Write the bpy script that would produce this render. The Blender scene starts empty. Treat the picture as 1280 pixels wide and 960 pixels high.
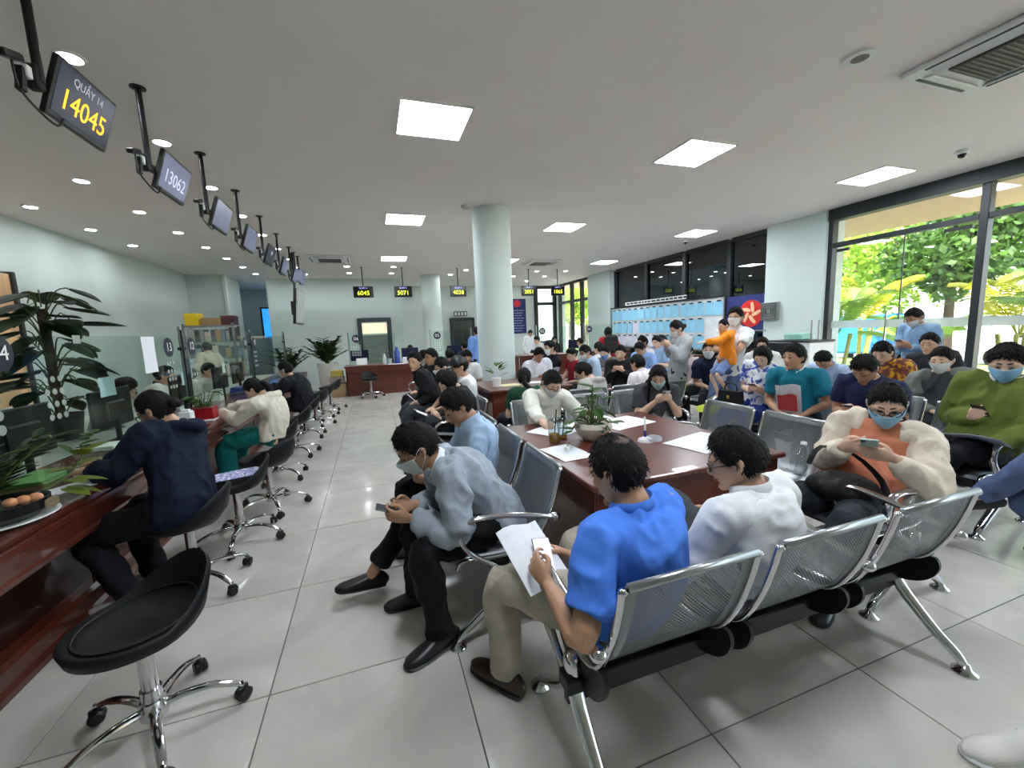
import bpy, bmesh, math, random
import numpy as np
from mathutils import Vector, Matrix, noise as mnoise
PI = math.pi
S = bpy.context.scene
COL = S.collection
random.seed(7)
# ------------------------------------------------------------------ camera
CAM_H = 1.5
_p, _y, _r = [math.radians(a) for a in (7.535, 18.634, 2.281)]
_f = Vector((math.sin(_y)*math.cos(_p), math.cos(_y)*math.cos(_p), -math.sin(_p)))
_ri = Vector((math.cos(_y), -math.sin(_y), 0)); _d = _f.cross(_ri)
_r2 = _ri*math.cos(_r) + _d*math.sin(_r); _d2 = _f.cross(_r2)
cam = bpy.data.objects.new('camera', bpy.data.cameras.new('camera'))
cam.data.sensor_width = 36; cam.data.lens = 36*506.9/1280; cam.data.clip_start = .05; cam.data.clip_end = 400
M3 = Matrix((_r2, -_d2, -_f)).transposed()
cam.matrix_world = Matrix.Translation((0, 0, CAM_H)) @ M3.to_4x4()
COL.objects.link(cam); S.camera = cam
# ------------------------------------------------------------------ world, sun, exposure
W = bpy.data.worlds.new('sky'); S.world = W; W.use_nodes = True
nt = W.node_tree; bg = nt.nodes['Background']
sky = nt.nodes.new('ShaderNodeTexSky'); sky.sky_type = 'NISHITA'; sky.sun_disc = False
sky.sun_elevation = math.radians(52); sky.sun_rotation = math.radians(230); sky.air_density = 1.2; sky.dust_density = 2.0
nt.links.new(sky.outputs[0], bg.inputs[0]); bg.inputs[1].default_value = 1.1
sun = bpy.data.objects.new('sun', bpy.data.lights.new('sun', 'SUN')); sun.data.energy = 14; sun.data.angle = .01
sun.data.color = (1, .95, .86)
sun.rotation_euler = (math.radians(38), 0, math.radians(-55)); COL.objects.link(sun)
vs = S.view_settings; vs.view_transform = 'Standard'; vs.look = 'None'; vs.gamma = 1; vs.exposure = 0.72; vs.use_curve_mapping = False
CEIL = 3.4
PANEL_E, DOWN_E = 30.0, 70.0
# ------------------------------------------------------------------ materials
MATS = {}
def srgb(h):
    if isinstance(h, str):
        c = [int(h[i:i+2], 16)/255 for i in (0, 2, 4)]
        return tuple(x/12.92 if x <= .04045 else ((x+.055)/1.055)**2.4 for x in c)
    return tuple(h)
def mat(name, col='888888', rough=.5, metal=0, var=.08, scale=6, bump=0, bscale=60, emit=0, stretch=None, spec=.5, coat=0, alpha=1, sheen=0, trans=0):
    if name in MATS: return MATS[name]
    m = bpy.data.materials.new(name); m.use_nodes = True; t = m.node_tree; N = t.nodes; L = t.links
    b = N['Principled BSDF']; c = srgb(col)
    b.inputs['Roughness'].default_value = rough; b.inputs['Metallic'].default_value = metal
    b.inputs['Specular IOR Level'].default_value = spec; b.inputs['Coat Weight'].default_value = coat
    b.inputs['Alpha'].default_value = alpha; b.inputs['Sheen Weight'].default_value = sheen
    tc = N.new('ShaderNodeTexCoord'); src = tc.outputs['Object']
    if stretch:
        mp = N.new('ShaderNodeMapping'); mp.inputs['Scale'].default_value = stretch; L.new(src, mp.inputs[0]); src = mp.outputs[0]
    nz = N.new('ShaderNodeTexNoise'); nz.inputs['Scale'].default_value = scale; nz.inputs['Detail'].default_value = 4
    L.new(src, nz.inputs['Vector'])
    rp = N.new('ShaderNodeValToRGB'); e = rp.color_ramp.elements
    e[0].position = .3; e[1].position = .7
    e[0].color = tuple(x*(1-var) for x in c)+(1,); e[1].color = tuple(min(1, x*(1+var)) for x in c)+(1,)
    L.new(nz.outputs[0], rp.inputs[0]); L.new(rp.outputs[0], b.inputs['Base Color'])
    if bump:
        n2 = N.new('ShaderNodeTexNoise'); n2.inputs['Scale'].default_value = bscale; n2.inputs['Detail'].default_value = 3
        L.new(src, n2.inputs['Vector']); bp = N.new('ShaderNodeBump'); bp.inputs['Strength'].default_value = bump; bp.inputs['Distance'].default_value = .01
        L.new(n2.outputs[0], bp.inputs['Height']); L.new(bp.outputs[0], b.inputs['Normal'])
    if emit:
        L.new(rp.outputs[0], b.inputs['Emission Color']); b.inputs['Emission Strength'].default_value = emit
    MATS[name] = m; return m
def mat_glass(name, tint='f2fbf6', refl=1.0, rough=0.0, ior=1.5, dark=None):
    if name in MATS: return MATS[name]
    m = bpy.data.materials.new(name); m.use_nodes = True; t = m.node_tree; N = t.nodes; L = t.links
    N.clear(); out = N.new('ShaderNodeOutputMaterial'); mx = N.new('ShaderNodeMixShader')
    tr = N.new('ShaderNodeBsdfTransparent'); tr.inputs[0].default_value = srgb(tint)+(1,)
    gl = N.new('ShaderNodeBsdfGlossy'); gl.inputs['Roughness'].default_value = rough
    ge = N.new('ShaderNodeNewGeometry'); dt = N.new('ShaderNodeVectorMath'); dt.operation = 'DOT_PRODUCT'; L.new(ge.outputs['Incoming'], dt.inputs[0]); L.new(ge.outputs['Normal'], dt.inputs[1])
    ab = N.new('ShaderNodeMath'); ab.operation = 'ABSOLUTE'; L.new(dt.outputs['Value'], ab.inputs[0]); om = N.new('ShaderNodeMath'); om.operation = 'SUBTRACT'; om.inputs[0].default_value = 1; L.new(ab.outputs[0], om.inputs[1])
    pw = N.new('ShaderNodeMath'); pw.operation = 'POWER'; pw.inputs[1].default_value = 5; L.new(om.outputs[0], pw.inputs[0])
    f0 = ((ior-1)/(ior+1))**2*max(1, refl); mu = N.new('ShaderNodeMath'); mu.operation = 'MULTIPLY_ADD'; mu.inputs[1].default_value = (1-f0)*min(1, refl); mu.inputs[2].default_value = f0*min(1, refl); mu.use_clamp = True
    L.new(pw.outputs[0], mu.inputs[0]); L.new(mu.outputs[0], mx.inputs[0]); L.new(tr.outputs[0], mx.inputs[1]); L.new(gl.outputs[0], mx.inputs[2]); L.new(mx.outputs[0], out.inputs[0])
    MATS[name] = m; return m
def mat_perf(name='perforated_steel'):
    m = bpy.data.materials.new(name); m.use_nodes = True; t = m.node_tree; N = t.nodes; L = t.links
    b = N['Principled BSDF']; b.inputs['Base Color'].default_value = srgb('8f9396')+(1,); b.inputs['Metallic'].default_value = .75; b.inputs['Roughness'].default_value = .36
    uv = N.new('ShaderNodeUVMap'); uv.uv_map = 'UVMap'; sx = N.new('ShaderNodeSeparateXYZ'); L.new(uv.outputs[0], sx.inputs[0])
    def mt(op, a, bb=None, c=None):
        n = N.new('ShaderNodeMath'); n.operation = op
        for i, v in enumerate((a, bb, c)):
            if v is None: continue
            if isinstance(v, (int, float)): n.inputs[i].default_value = v
            else: L.new(v, n.inputs[i])
        return n.outputs[0]
    p = .012
    v = mt('DIVIDE', sx.outputs[1], p*.5); row = mt('FLOOR', v); odd = mt('MODULO', row, 2.0)
    u = mt('ADD', mt('DIVIDE', sx.outputs[0], p), mt('MULTIPLY', odd, .5))
    fu = mt('SUBTRACT', mt('FRACT', mt('ADD', u, 100.0)), .5); fv = mt('MULTIPLY', mt('SUBTRACT', mt('FRACT', v), .5), .5)
    d = mt('SQRT', mt('ADD', mt('MULTIPLY', fu, fu), mt('MULTIPLY', fv, fv)))
    hole = mt('LESS_THAN', d, .28)
    # plain margins at the sheet's sides and ends
    inx = mt('MULTIPLY', mt('GREATER_THAN', sx.outputs[0], .045), mt('LESS_THAN', sx.outputs[0], .425))
    iny = mt('MULTIPLY', mt('GREATER_THAN', sx.outputs[1], .035), mt('LESS_THAN', sx.outputs[1], .80))
    a = mt('SUBTRACT', 1.0, mt('MULTIPLY', hole, mt('MULTIPLY', inx, iny)))
    L.new(a, b.inputs['Alpha'])
    nz = N.new('ShaderNodeTexNoise'); nz.inputs['Scale'].default_value = 9; tc = N.new('ShaderNodeTexCoord'); L.new(tc.outputs['Object'], nz.inputs[0])
    mr = N.new('ShaderNodeMapRange'); mr.inputs[3].default_value = .30; mr.inputs[4].default_value = .44; L.new(nz.outputs[0], mr.inputs[0]); L.new(mr.outputs[0], b.inputs['Roughness'])
    MATS[name] = m; return m
def mat_leaf(name, col, var=.35):
    if name in MATS: return MATS[name]
    m = mat(name, col, .45, 0, var, 3.5); t = m.node_tree; N = t.nodes; L = t.links; b = N['Principled BSDF']
    tl = N.new('ShaderNodeBsdfTranslucent'); mx = N.new('ShaderNodeMixShader'); mx.inputs[0].default_value = .4
    col_out = b.inputs['Base Color'].links[0].from_socket; L.new(col_out, tl.inputs[0])
    o = N['Material Output']; L.new(b.outputs[0], mx.inputs[1]); L.new(tl.outputs[0], mx.inputs[2]); L.new(mx.outputs[0], o.inputs[0])
    return m
def mat_spots(name, base, c1, c2, scale, thr=.5):
    m = mat(name, base, .8, 0, .02, 6, bump=.2, bscale=140); N = m.node_tree.nodes; L = m.node_tree.links; b = N['Principled BSDF']
    tc = [n for n in N if n.type == 'TEX_COORD'][0]; n1 = N.new('ShaderNodeTexNoise'); n1.inputs['Scale'].default_value = scale; n1.inputs['Detail'].default_value = 3; L.new(tc.outputs['Object'], n1.inputs['Vector'])
    r = N.new('ShaderNodeValToRGB'); r.color_ramp.interpolation = 'CONSTANT'; e = r.color_ramp.elements; e[0].color = srgb(base)+(1,); e[1].position = thr; e[1].color = srgb(c1)+(1,); q = e.new(min(.95, thr+.08)); q.color = srgb(c2)+(1,)
    L.new(n1.outputs[0], r.inputs[0]); L.new(r.outputs[0], b.inputs['Base Color']); return m
# ------------------------------------------------------------------ mesh builder
def V(*a): return np.array(a, float)
def nrm(v):
    n = np.linalg.norm(v); return v/n if n > 1e-9 else v
def rotz(a):
    c, s = math.cos(a), math.sin(a); return np.array([[c, -s, 0], [s, c, 0], [0, 0, 1.]])
def rotx(a):
    c, s = math.cos(a), math.sin(a); return np.array([[1., 0, 0], [0, c, -s], [0, s, c]])
def roty(a):
    c, s = math.cos(a), math.sin(a); return np.array([[c, 0, s], [0, 1., 0], [-s, 0, c]])
def crom(P, sub):
    P = [np.atleast_1d(np.array(p, float)) for p in P]
    if len(P) < 3 or sub < 2: return P
    out = []
    for i in range(len(P)-1):
        a = P[max(i-1, 0)]; b = P[i]; c = P[i+1]; d = P[min(i+2, len(P)-1)]
        for k in range(sub):
            t = k/sub
            out.append(.5*((2*b)+(-a+c)*t+(2*a-5*b+4*c-d)*t*t+(-a+3*b-3*c+d)*t**3))
    out.append(P[-1]); return out
class MB:
    def __init__(s): s.v = []; s.f = []; s.m = []; s.uv = None
    def add(s, vs, fs, mi=0):
        o = len(s.v); s.v.extend([tuple(map(float, v)) for v in vs]); s.f.extend([tuple(i+o for i in f) for f in fs]); s.m.extend([mi]*len(fs)); return s
    def box(s, c, d, R=None, mi=0, bev=0):
        hx, hy, hz = [x/2 for x in d]; c = np.array(c, float)
        if bev:
            b = min(bev, hx*.9, hy*.9, hz*.9); vs = []; 
            for z, i in ((-hz, b), (-hz+b, 0), (hz-b, 0), (hz, b)):
                X, Y = hx-i, hy-i; k = b if i == 0 else b*.4
                vs += [(-X+k, -Y, z), (X-k, -Y, z), (X, -Y+k, z), (X, Y-k, z), (X-k, Y, z), (-X+k, Y, z), (-X, Y-k, z), (-X, -Y+k, z)]
            fs = [tuple(range(7, -1, -1)), tuple(range(24, 32))]
            for l in range(3):
                for i in range(8): fs.append((l*8+i, l*8+(i+1) % 8, l*8+8+(i+1) % 8, l*8+8+i))
        else:
            vs = [(x*hx, y*hy, z*hz) for z in (-1, 1) for y in (-1, 1) for x in (-1, 1)]
            fs = [(0, 2, 3, 1), (4, 5, 7, 6), (0, 1, 5, 4), (2, 6, 7, 3), (0, 4, 6, 2), (1, 3, 7, 5)]
        vs = np.array(vs)
        if R is not None: vs = vs @ np.array(R).T
        return s.add(vs + c, fs, mi)
    def loft(s, P, R, N=12, ref=(1, 0, 0), cap='round', sub=3, mi=0, closed=False):
        P = [np.array(p, float) for p in P]
        R = [np.array((r, r) if np.isscalar(r) else r, float) for r in R]
        if len(R) == 1: R = R*len(P)
        Q = crom(P, sub); rr = crom(R, sub); ref = np.array(ref, float); n = len(Q); vs = []; fs = []; fr = []
        if len(rr) < n: rr = [rr[0]]*n
        for i in range(n):
            if closed: t = nrm(Q[(i+1) % n]-Q[i-1])
            else: t = nrm(Q[min(i+1, n-1)]-Q[max(i-1, 0)])
            a = ref - t*ref.dot(t)
            if np.linalg.norm(a) < .05: a = np.array((.3, .9, .2)) - t*np.dot(t, (.3, .9, .2))
            a = nrm(a); fr.append((Q[i], a, np.cross(t, a), t, rr[i]))
        rings = []
        if cap == 'round':
            q, a, b, t, r = fr[0]; h = min(r)*.9
            for k, sc in ((.95, .35), (.6, .78)): rings.append((q-t*h*k, a, b, r*sc))
        for q, a, b, t, r in fr: rings.append((q, a, b, np.abs(r)))
        if cap == 'round':
            q, a, b, t, r = fr[-1]; h = min(r)*.9
            for k, sc in ((.6, .78), (.95, .35)): rings.append((q+t*h*k, a, b, r*sc))
        for q, a, b, r in rings:
            for k in range(N):
                th = 2*PI*k/N; vs.append(q+a*r[0]*math.cos(th)+b*r[1]*math.sin(th))
        m = len(rings)
        for i in range(m if closed else m-1):
            j = (i+1) % m
            for k in range(N): fs.append((i*N+k, i*N+(k+1) % N, j*N+(k+1) % N, j*N+k))
        if not closed:
            fs.append(tuple(range(N-1, -1, -1))); fs.append(tuple(range((m-1)*N, m*N)))
        return s.add(vs, fs, mi)
    def tube(s, P, r, N=8, sub=1, mi=0, cap='flat', closed=False):
        # parallel-ish transport through a varying reference
        P = [np.array(p, float) for p in P]; d = P[-1]-P[0] if not closed else P[1]-P[0]
        ax = int(np.argmin(np.max(P, axis=0)-np.min(P, axis=0))); ref = np.eye(3)[ax]
        return s.loft(P, [r] if np.isscalar(r) else r, N, ref, cap, sub, mi, closed)
    def lathe(s, prof, N=24, c=(0, 0, 0), mi=0, R=None):
        vs = []; fs = []; c = np.array(c, float)
        for r, z in prof:
            for k in range(N): vs.append((r*math.cos(2*PI*k/N), r*math.sin(2*PI*k/N), z))
        m = len(prof)
        for i in range(m-1):
            for k in range(N): fs.append((i*N+k, i*N+(k+1) % N, (i+1)*N+(k+1) % N, (i+1)*N+k))
        if prof[0][0] > 1e-6: fs.append(tuple(range(N-1, -1, -1)))
        if prof[-1][0] > 1e-6: fs.append(tuple(range((m-1)*N, m*N)))
        vs = np.array(vs)
        if R is not None: vs = vs @ np.array(R).T
        return s.add(vs+c, fs, mi)
    def ell(s, c, r, R=None, N=14, K=9, mi=0):
        prof = [(max(1e-7, math.sin(PI*i/(K-1))), -math.cos(PI*i/(K-1))) for i in range(K)]
        vs = []; fs = []
        for a, z in prof:
            for k in range(N): vs.append((a*math.cos(2*PI*k/N)*r[0], a*math.sin(2*PI*k/N)*r[1], z*r[2]))
        for i in range(K-1):
            for k in range(N): fs.append((i*N+k, i*N+(k+1) % N, (i+1)*N+(k+1) % N, (i+1)*N+k))
        vs = np.array(vs)
        if R is not None: vs = vs @ np.array(R).T
        return s.add(vs+np.array(c, float), fs, mi)
    def prism(s, poly, h, axis='z', c=(0, 0, 0), mi=0):
        n = len(poly); c = np.array(c, float)
        def mk(u, v, w): return {'z': (u, v, w), 'x': (w, u, v), 'y': (u, w, v)}[axis]
        vs = [mk(u, v, -h/2) for u, v in poly]+[mk(u, v, h/2) for u, v in poly]
        fs = [tuple(range(n-1, -1, -1)), tuple(range(n, 2*n))]+[(i, (i+1) % n, n+(i+1) % n, n+i) for i in range(n)]
        return s.add(np.array(vs)+c, fs, mi)
    def grid(s, pts, thick=0, mi=0, flip=False):
        # pts[i][j]: sheet; thick>0 closes it into a slab along its normals
        A = np.array(pts, float); n, m = A.shape[:2]
        if thick:
            du = np.gradient(A, axis=0); dv = np.gradient(A, axis=1); nn = np.cross(du, dv); nn /= np.maximum(np.linalg.norm(nn, axis=2, keepdims=True), 1e-9)
            B = A-nn*thick
            vs = list(A.reshape(-1, 3))+list(B.reshape(-1, 3)); o = n*m; fs = []
            for i in range(n-1):
                for j in range(m-1):
                    a = i*m+j; fs.append((a, a+m, a+m+1, a+1)); fs.append((o+a, o+a+1, o+a+m+1, o+a+m))
            for i in range(n-1):
                a = i*m; fs.append((a, o+a, o+a+m, a+m)); a = i*m+m-1; fs.append((a, a+m, o+a+m, o+a))
            for j in range(m-1):
                a = j; fs.append((a, a+1, o+a+1, o+a)); a = (n-1)*m+j; fs.append((a, o+a, o+a+1, a+1))
        else:
            vs = list(A.reshape(-1, 3)); fs = [(i*m+j, (i+1)*m+j, (i+1)*m+j+1, i*m+j+1) for i in range(n-1) for j in range(m-1)]
        return s.add(vs, fs, mi)
    def xf(s, R=None, t=(0, 0, 0)):
        A = np.array(s.v)
        if R is not None: A = A @ np.array(R).T
        s.v = [tuple(x) for x in A+np.array(t, float)]; return s
    def mesh(s, name, mats, smooth=True):
        me = bpy.data.meshes.new(name); me.from_pydata(s.v, [], s.f)
        for m in (mats if isinstance(mats, (list, tuple)) else [mats]): me.materials.append(m)
        if any(s.m): me.polygons.foreach_set('material_index', s.m)
        if smooth: me.polygons.foreach_set('use_smooth', [True]*len(s.f))
        me.update(); return me
    def build(s, name, mats, parent=None, smooth=False, angle=35):
        me = s.mesh(name, mats, False); o = bpy.data.objects.new(name, me); COL.objects.link(o)
        if parent: o.parent = parent
        if smooth:
            bm = bmesh.new(); bm.from_mesh(me); a = math.radians(angle)
            bmesh.ops.recalc_face_normals(bm, faces=bm.faces)
            for f in bm.faces: f.smooth = True
            for e in bm.edges:
                if len(e.link_faces) == 2 and e.calc_face_angle(0) > a: e.smooth = False
            bm.to_mesh(me); bm.free()
        return o
def tag(o, label=None, cat=None, group=None, kind=None):
    if label: o['label'] = label
    if cat: o['category'] = cat
    if group: o['group'] = group
    if kind: o['kind'] = kind
    return o
def thing(name, label, cat, loc=(0, 0, 0), rz=0, group=None):
    o = bpy.data.objects.new(name, None); o.empty_display_size = .1; COL.objects.link(o); o.location = loc; o.rotation_euler = (0, 0, rz)
    return tag(o, label, cat, group)
def children(o): return [c for c in COL.objects if c.parent == o]
def copy_tree(o, parent=None):
    c = o.copy(); COL.objects.link(c)
    if parent: c.parent = parent
    for ch in list(o.children): copy_tree(ch, c)
    return c
def struct(o): o['kind'] = 'structure'; return o
def text_obj(txt, size, m, parent=None, name='lettering', ext=.001, align='CENTER', sx=1):
    cu = bpy.data.curves.new('tmp', 'FONT'); cu.body = txt; cu.size = size; cu.align_x = align; cu.align_y = 'CENTER'; cu.extrude = ext; cu.resolution_u = 3
    o = bpy.data.objects.new('tmp', cu); COL.objects.link(o); bpy.context.view_layer.update()
    me = bpy.data.meshes.new_from_object(o.evaluated_get(bpy.context.evaluated_depsgraph_get())); bpy.data.objects.remove(o); bpy.data.curves.remove(cu)
    me.name = name; me.materials.clear(); me.materials.append(m)
    if sx != 1:
        for v in me.vertices: v.co.x *= sx
    t = bpy.data.objects.new(name, me); COL.objects.link(t)
    if parent: t.parent = parent
    return t
# ------------------------------------------------------------------ shared materials
m_wall = mat('wall_paint', 'cfdcd7', .75, var=.02, scale=2, bump=.03, bscale=120)
m_wallw = mat('wall_white', 'dce4df', .75, var=.02, scale=2)
m_ceil = mat('ceiling_paint', 'ece6e2', .8, var=.02, scale=1.5, bump=.02, bscale=90)
m_frame = mat('window_frame_dark', '2c3033', .45, .3, .05)
m_chrome = mat('chrome', 'd2d2d4', .12, 1, .02)
m_steel = mat('brushed_steel', 'a9acad', .3, .9, .04)
m_black = mat('black_plastic', '121315', .45, 0, .1)
m_blackm = mat('black_metal', '1a1a1c', .4, .4, .1)
m_vinyl = mat('black_vinyl', '0d0e11', .5, 0, .1, spec=.3, bump=.15, bscale=220)
m_wood = mat('mahogany_wood', '54251a', .26, 0, .28, 5, bump=.03, bscale=30, stretch=(1, .12, 1), coat=.4)
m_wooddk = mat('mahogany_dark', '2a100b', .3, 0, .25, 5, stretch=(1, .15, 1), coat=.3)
m_woodx = mat('mahogany_cross_grain', '5e2b1e', .28, 0, .25, 5, stretch=(.12, 1, 1), coat=.35)
m_paper = mat('white_paper', 'eef0f3', .8, 0, .02)
m_white = mat('white_plastic', 'e6e7e6', .4, 0, .02)
m_glass = mat_glass('clear_glass', 'f4f5f3', 1.0)
m_glassc = mat_glass('counter_glass', 'f1f8f4', .42)
m_panel = mat('panel_light', 'eef6ff', .5, 0, .01, emit=PANEL_E)
m_down = mat('downlight_glow', 'f4f8ff', .5, 0, .01, emit=DOWN_E)
m_perf = mat_perf()
m_grout = mat('grout', '5b5a57', .9, 0, .1)
def tile_mat():
    m = mat('porcelain_tile', 'c1bdb6', .2, 0, .13, 2.0, spec=.5, coat=.15); N = m.node_tree.nodes; L = m.node_tree.links
    b = N['Principled BSDF']; oi = N.new('ShaderNodeObjectInfo'); ad = N.new('ShaderNodeVectorMath'); ad.operation = 'ADD'
    cb = N.new('ShaderNodeCombineXYZ'); mu = N.new('ShaderNodeMath'); mu.operation = 'MULTIPLY'; mu.inputs[1].default_value = 40
    L.new(oi.outputs['Random'], mu.inputs[0]); L.new(mu.outputs[0], cb.inputs[0]); L.new(mu.outputs[0], cb.inputs[2])
    tc = [n for n in N if n.type == 'TEX_COORD'][0]; L.new(tc.outputs['Object'], ad.inputs[0]); L.new(cb.outputs[0], ad.inputs[1])
    nz = [n for n in N if n.type == 'TEX_NOISE'][0]; nz.inputs['Detail'].default_value = 9; nz.inputs['Distortion'].default_value = 1.2; L.new(ad.outputs[0], nz.inputs['Vector'])
    n2 = N.new('ShaderNodeTexNoise'); n2.inputs['Scale'].default_value = 5; n2.inputs['Detail'].default_value = 6; L.new(ad.outputs[0], n2.inputs['Vector'])
    mr = N.new('ShaderNodeMapRange'); mr.inputs[1].default_value = .3; mr.inputs[2].default_value = .7; mr.inputs[3].default_value = .12; mr.inputs[4].default_value = .27; L.new(n2.outputs[0], mr.inputs[0]); L.new(mr.outputs[0], b.inputs['Roughness'])
    return m
m_tile = tile_mat()
# ------------------------------------------------------------------ floor with tiles
fl = struct(MB().box((1.7, 6.5, -.08), (13.4, 23.4, .15)).build('floor', m_grout))
fl['label'] = 'pale grey polished porcelain tile floor of the hall'
tp = .8; th = .01
tme = MB().box((0, 0, 0), (tp-.005, tp-.005, th), bev=.0015).mesh('tile', m_tile, False)
for i in range(-6, 11):
    for j in range(-2, 20):
        x0 = -.535+tp*i; y0 = 1.02+.79*j
        cx, cy = x0+tp/2, y0+.395
        if cx > 7.9 or cx < -4.8 or cy > 17 or cy < -.9: continue
        if cx < -1.9 and cy < 4: continue
        if cx < -2.2 and (cy > 11): continue
        o = bpy.data.objects.new('tile', tme); COL.objects.link(o); o.parent = fl
        o.location = (cx, cy, -th/2+.0006*random.random()); o.scale = (1, .7875/.8*1.003, 1)
        o.rotation_euler = (0, 0, random.choice((0, PI)))
# ------------------------------------------------------------------ shell
def wall(name, c, d, m=m_wall): return struct(MB().box(c, d).build(name, m))
struct(MB().box((1.7, 6.5, CEIL+.2), (13.6, 23.6, .4)).build('ceiling', m_ceil))
wall('wall_left', (-4.9, 6, 1.7), (.2, 24, 3.4))
wall('wall_behind', (1.7, -5.1, 1.7), (13.4, .2, 3.4), m_wallw)  # unseen wall added behind the camera to keep sky light out
wall('wall_back', (-.97, 14.85, 1.7), (4.06, .3, 3.4))
wall('wall_far', (4.5, 17.1, 1.7), (7.2, .2, 3.4), m_wallw)
wall('wall_recess', (1.0, 16.1, 1.7), (.12, 2.2, 3.4))
wall('wall_backroom', (-3.6, 18.1, 1.7), (3.0, .2, 3.4))
wall('wall_pier', (-4.34, 14.6, 1.7), (.92, 1.4, 3.4))
struct(MB().box((-3.86, 13.87, 1.7), (.08, .1, 3.4)).build('trim_1', m_wallw))
wall('wall_backside', (-2.95, 16.4, 1.7), (.12, 3.2, 3.4))
# right side: piers
wall('wall_right_pier_near', (8.1, 5.9, 1.7), (.5, 1.16, 3.4))
wall('wall_right_pier_far', (8.05, 13.05, 1.7), (.5, 1.5, 3.4))
wall('wall_right_corner', (8.1, 16.85, 1.7), (.3, .5, 3.4))
wall('wall_right_base', (8.1, 9.4, .2), (.2, 5.8, .4))
# soffit canopy outside
struct(MB().box((9.6, 4, CEIL+.12), (3.0, 28, .24)).build('ceiling_canopy', mat('canopy_soffit', 'd8b898', .6, var=.04)))
# columns
for i, (x, y, r) in enumerate(((1.93, 6.45, .30), (1.96, 13.9, .32))):
    o = MB().lathe([(r, 0), (r, CEIL)], 48, (x, y, 0)).build('column', m_wall, smooth=True); struct(o)
    o['label'] = ('thick round mint column standing in the middle of the seating', 'round mint column beside the far wall behind the dark haired crowd')[i]
# windows near right: frame + panes
def frame_run(name, n, ys, zs, x=8.0, w=.09, d=.14, glass=m_glass, band=None):
    ys = sorted(ys); root = bpy.data.objects.new(name+'_%d' % n, None); COL.objects.link(root); struct(root)
    for y in ys: MB().box((x, y, (zs[0]+zs[-1])/2), (d, w, zs[-1]-zs[0]), bev=.006).build('mullion', m_frame, root)
    for z in zs:
        for a, b in zip(ys[:-1], ys[1:]): MB().box((x, (a+b)/2, z), (d*.9, b-a-w, w*.85), bev=.006).build('rail', m_frame, root)
    for a, b in zip(ys[:-1], ys[1:]):
        for z0, z1 in zip(zs[:-1], zs[1:]):
            g = MB().box((x, (a+b)/2, (z0+z1)/2), (.012, b-a-w*.9, z1-z0-w*.8)).build('pane', glass, root)
    return root
w1 = frame_run('window', 1, (5.29, 3.33, 1.35, -.65, -2.6, -4.9), (.05, 2.78, 3.33))
MB().box((7.97, .2, 3.3), (.2, 10.2, .2)).build('head_beam', m_frame, w1)
for y0, y1 in ((3.4, 5.22), (1.42, 3.26), (-.58, 1.28)):
    MB().box((7.988, (y0+y1)/2, 1.37), (.004, y1-y0, .13)).build('frosted_band', mat('frosted_film', 'cfd9d0', .7, alpha=.8), w1)
MB().box((8.0, 4.22, 1.42), (.016, .012, 2.7)).build('door_joint', m_frame, w1)
for dy in (-.13, .13):
    MB().tube([(7.93, 4.22+dy, .75), (7.93, 4.22+dy, 1.55)], .014).tube([(7.93, 4.22+dy, .85), (8.0, 4.22+dy, .85)], .008).tube([(7.93, 4.22+dy, 1.45), (8.0, 4.22+dy, 1.45)], .008).build('door_handle', m_chrome, w1, True)
for z in (2.68,):
    MB().box((7.99, 3.6, z), (.05, .3, .05), bev=.006).build('door_closer', m_black, w1); MB().box((7.99, 5.1, z), (.05, .2, .05), bev=.006).build('door_closer', m_black, w1)
m_darkglass = mat_glass('tinted_glass', '3b4145', 1.5, ior=1.7)
frame_run('window', 2, (12.25, 10.6, 9.0, 7.55, 6.5), (.4, 1.28, 3.36), x=8.05, w=.12, glass=m_darkglass)
w3 = frame_run('window', 3, (16.6, 15.45, 14.6, 13.85), (.05, 2.6, 3.36), x=8.0, w=.13)
# glazed door beside far right corner, standing in far wall
d4 = bpy.data.objects.new('door_1', None); COL.objects.link(d4); struct(d4)
for x in (6.98, 7.9): MB().box((x, 16.95, 1.7), (.14, .12, 3.4), bev=.005).build('jamb', m_frame, d4)
for z in (2.62, 3.33): MB().box((7.44, 16.95, z), (.8, .12, .12), bev=.005).build('rail', m_frame, d4)
MB().box((7.44, 16.97, 1.3), (.66, .02, 2.5)).build('pane', mat('bright_frosted_pane', 'eaf6ee', .6, emit=.9), d4)  # pane emission stands in for daylight; the wall behind is solid
MB().box((7.44, 16.97, 2.97), (.66, .02, .58)).build('pane', MATS['bright_frosted_pane'], d4)
# far wall door with shutter (behind desk 06)
d2 = bpy.data.objects.new('door_2', None); COL.objects.link(d2); struct(d2)
m_dframe = mat('dark_grey_aluminium', '3a4146', .45, .3)
for x in (-.37, .58): MB().box((x, 14.66, 1.05), (.14, .1, 2.1), bev=.006).build('jamb', m_dframe, d2)
MB().box((.105, 14.66, 2.04), (.82, .1, .13), bev=.006).build('head', m_dframe, d2)
MB().box((.105, 14.68, .06), (.82, .06, .12)).build('kick_plate', m_dframe, d2)
MB().box((.105, 14.685, 1.75), (.8, .02, .36)).build('pane', mat('lit_cream_pane', 'e6dfc0', .5, emit=.5), d2)
for k in range(12): MB().box((.105, 14.675, .2+k*.115), (.8, .02, .105), R=rotx(.12)).build('shutter_slat', mat('shutter_grey', '8d9690', .5, .3), d2)
MB().box((.46, 14.6, 1.0), (.03, .04, .16), bev=.006).build('door_handle', m_steel, d2)
d3 = bpy.data.objects.new('door_3', None); COL.objects.link(d3); struct(d3)
for x in (3.15, 4.1): MB().box((x, 16.96, 1.05), (.1, .1, 2.1), bev=.005).build('jamb', m_frame, d3)
MB().box((3.62, 16.96, 2.06), (.86, .1, .1), bev=.005).build('head', m_frame, d3)
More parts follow.
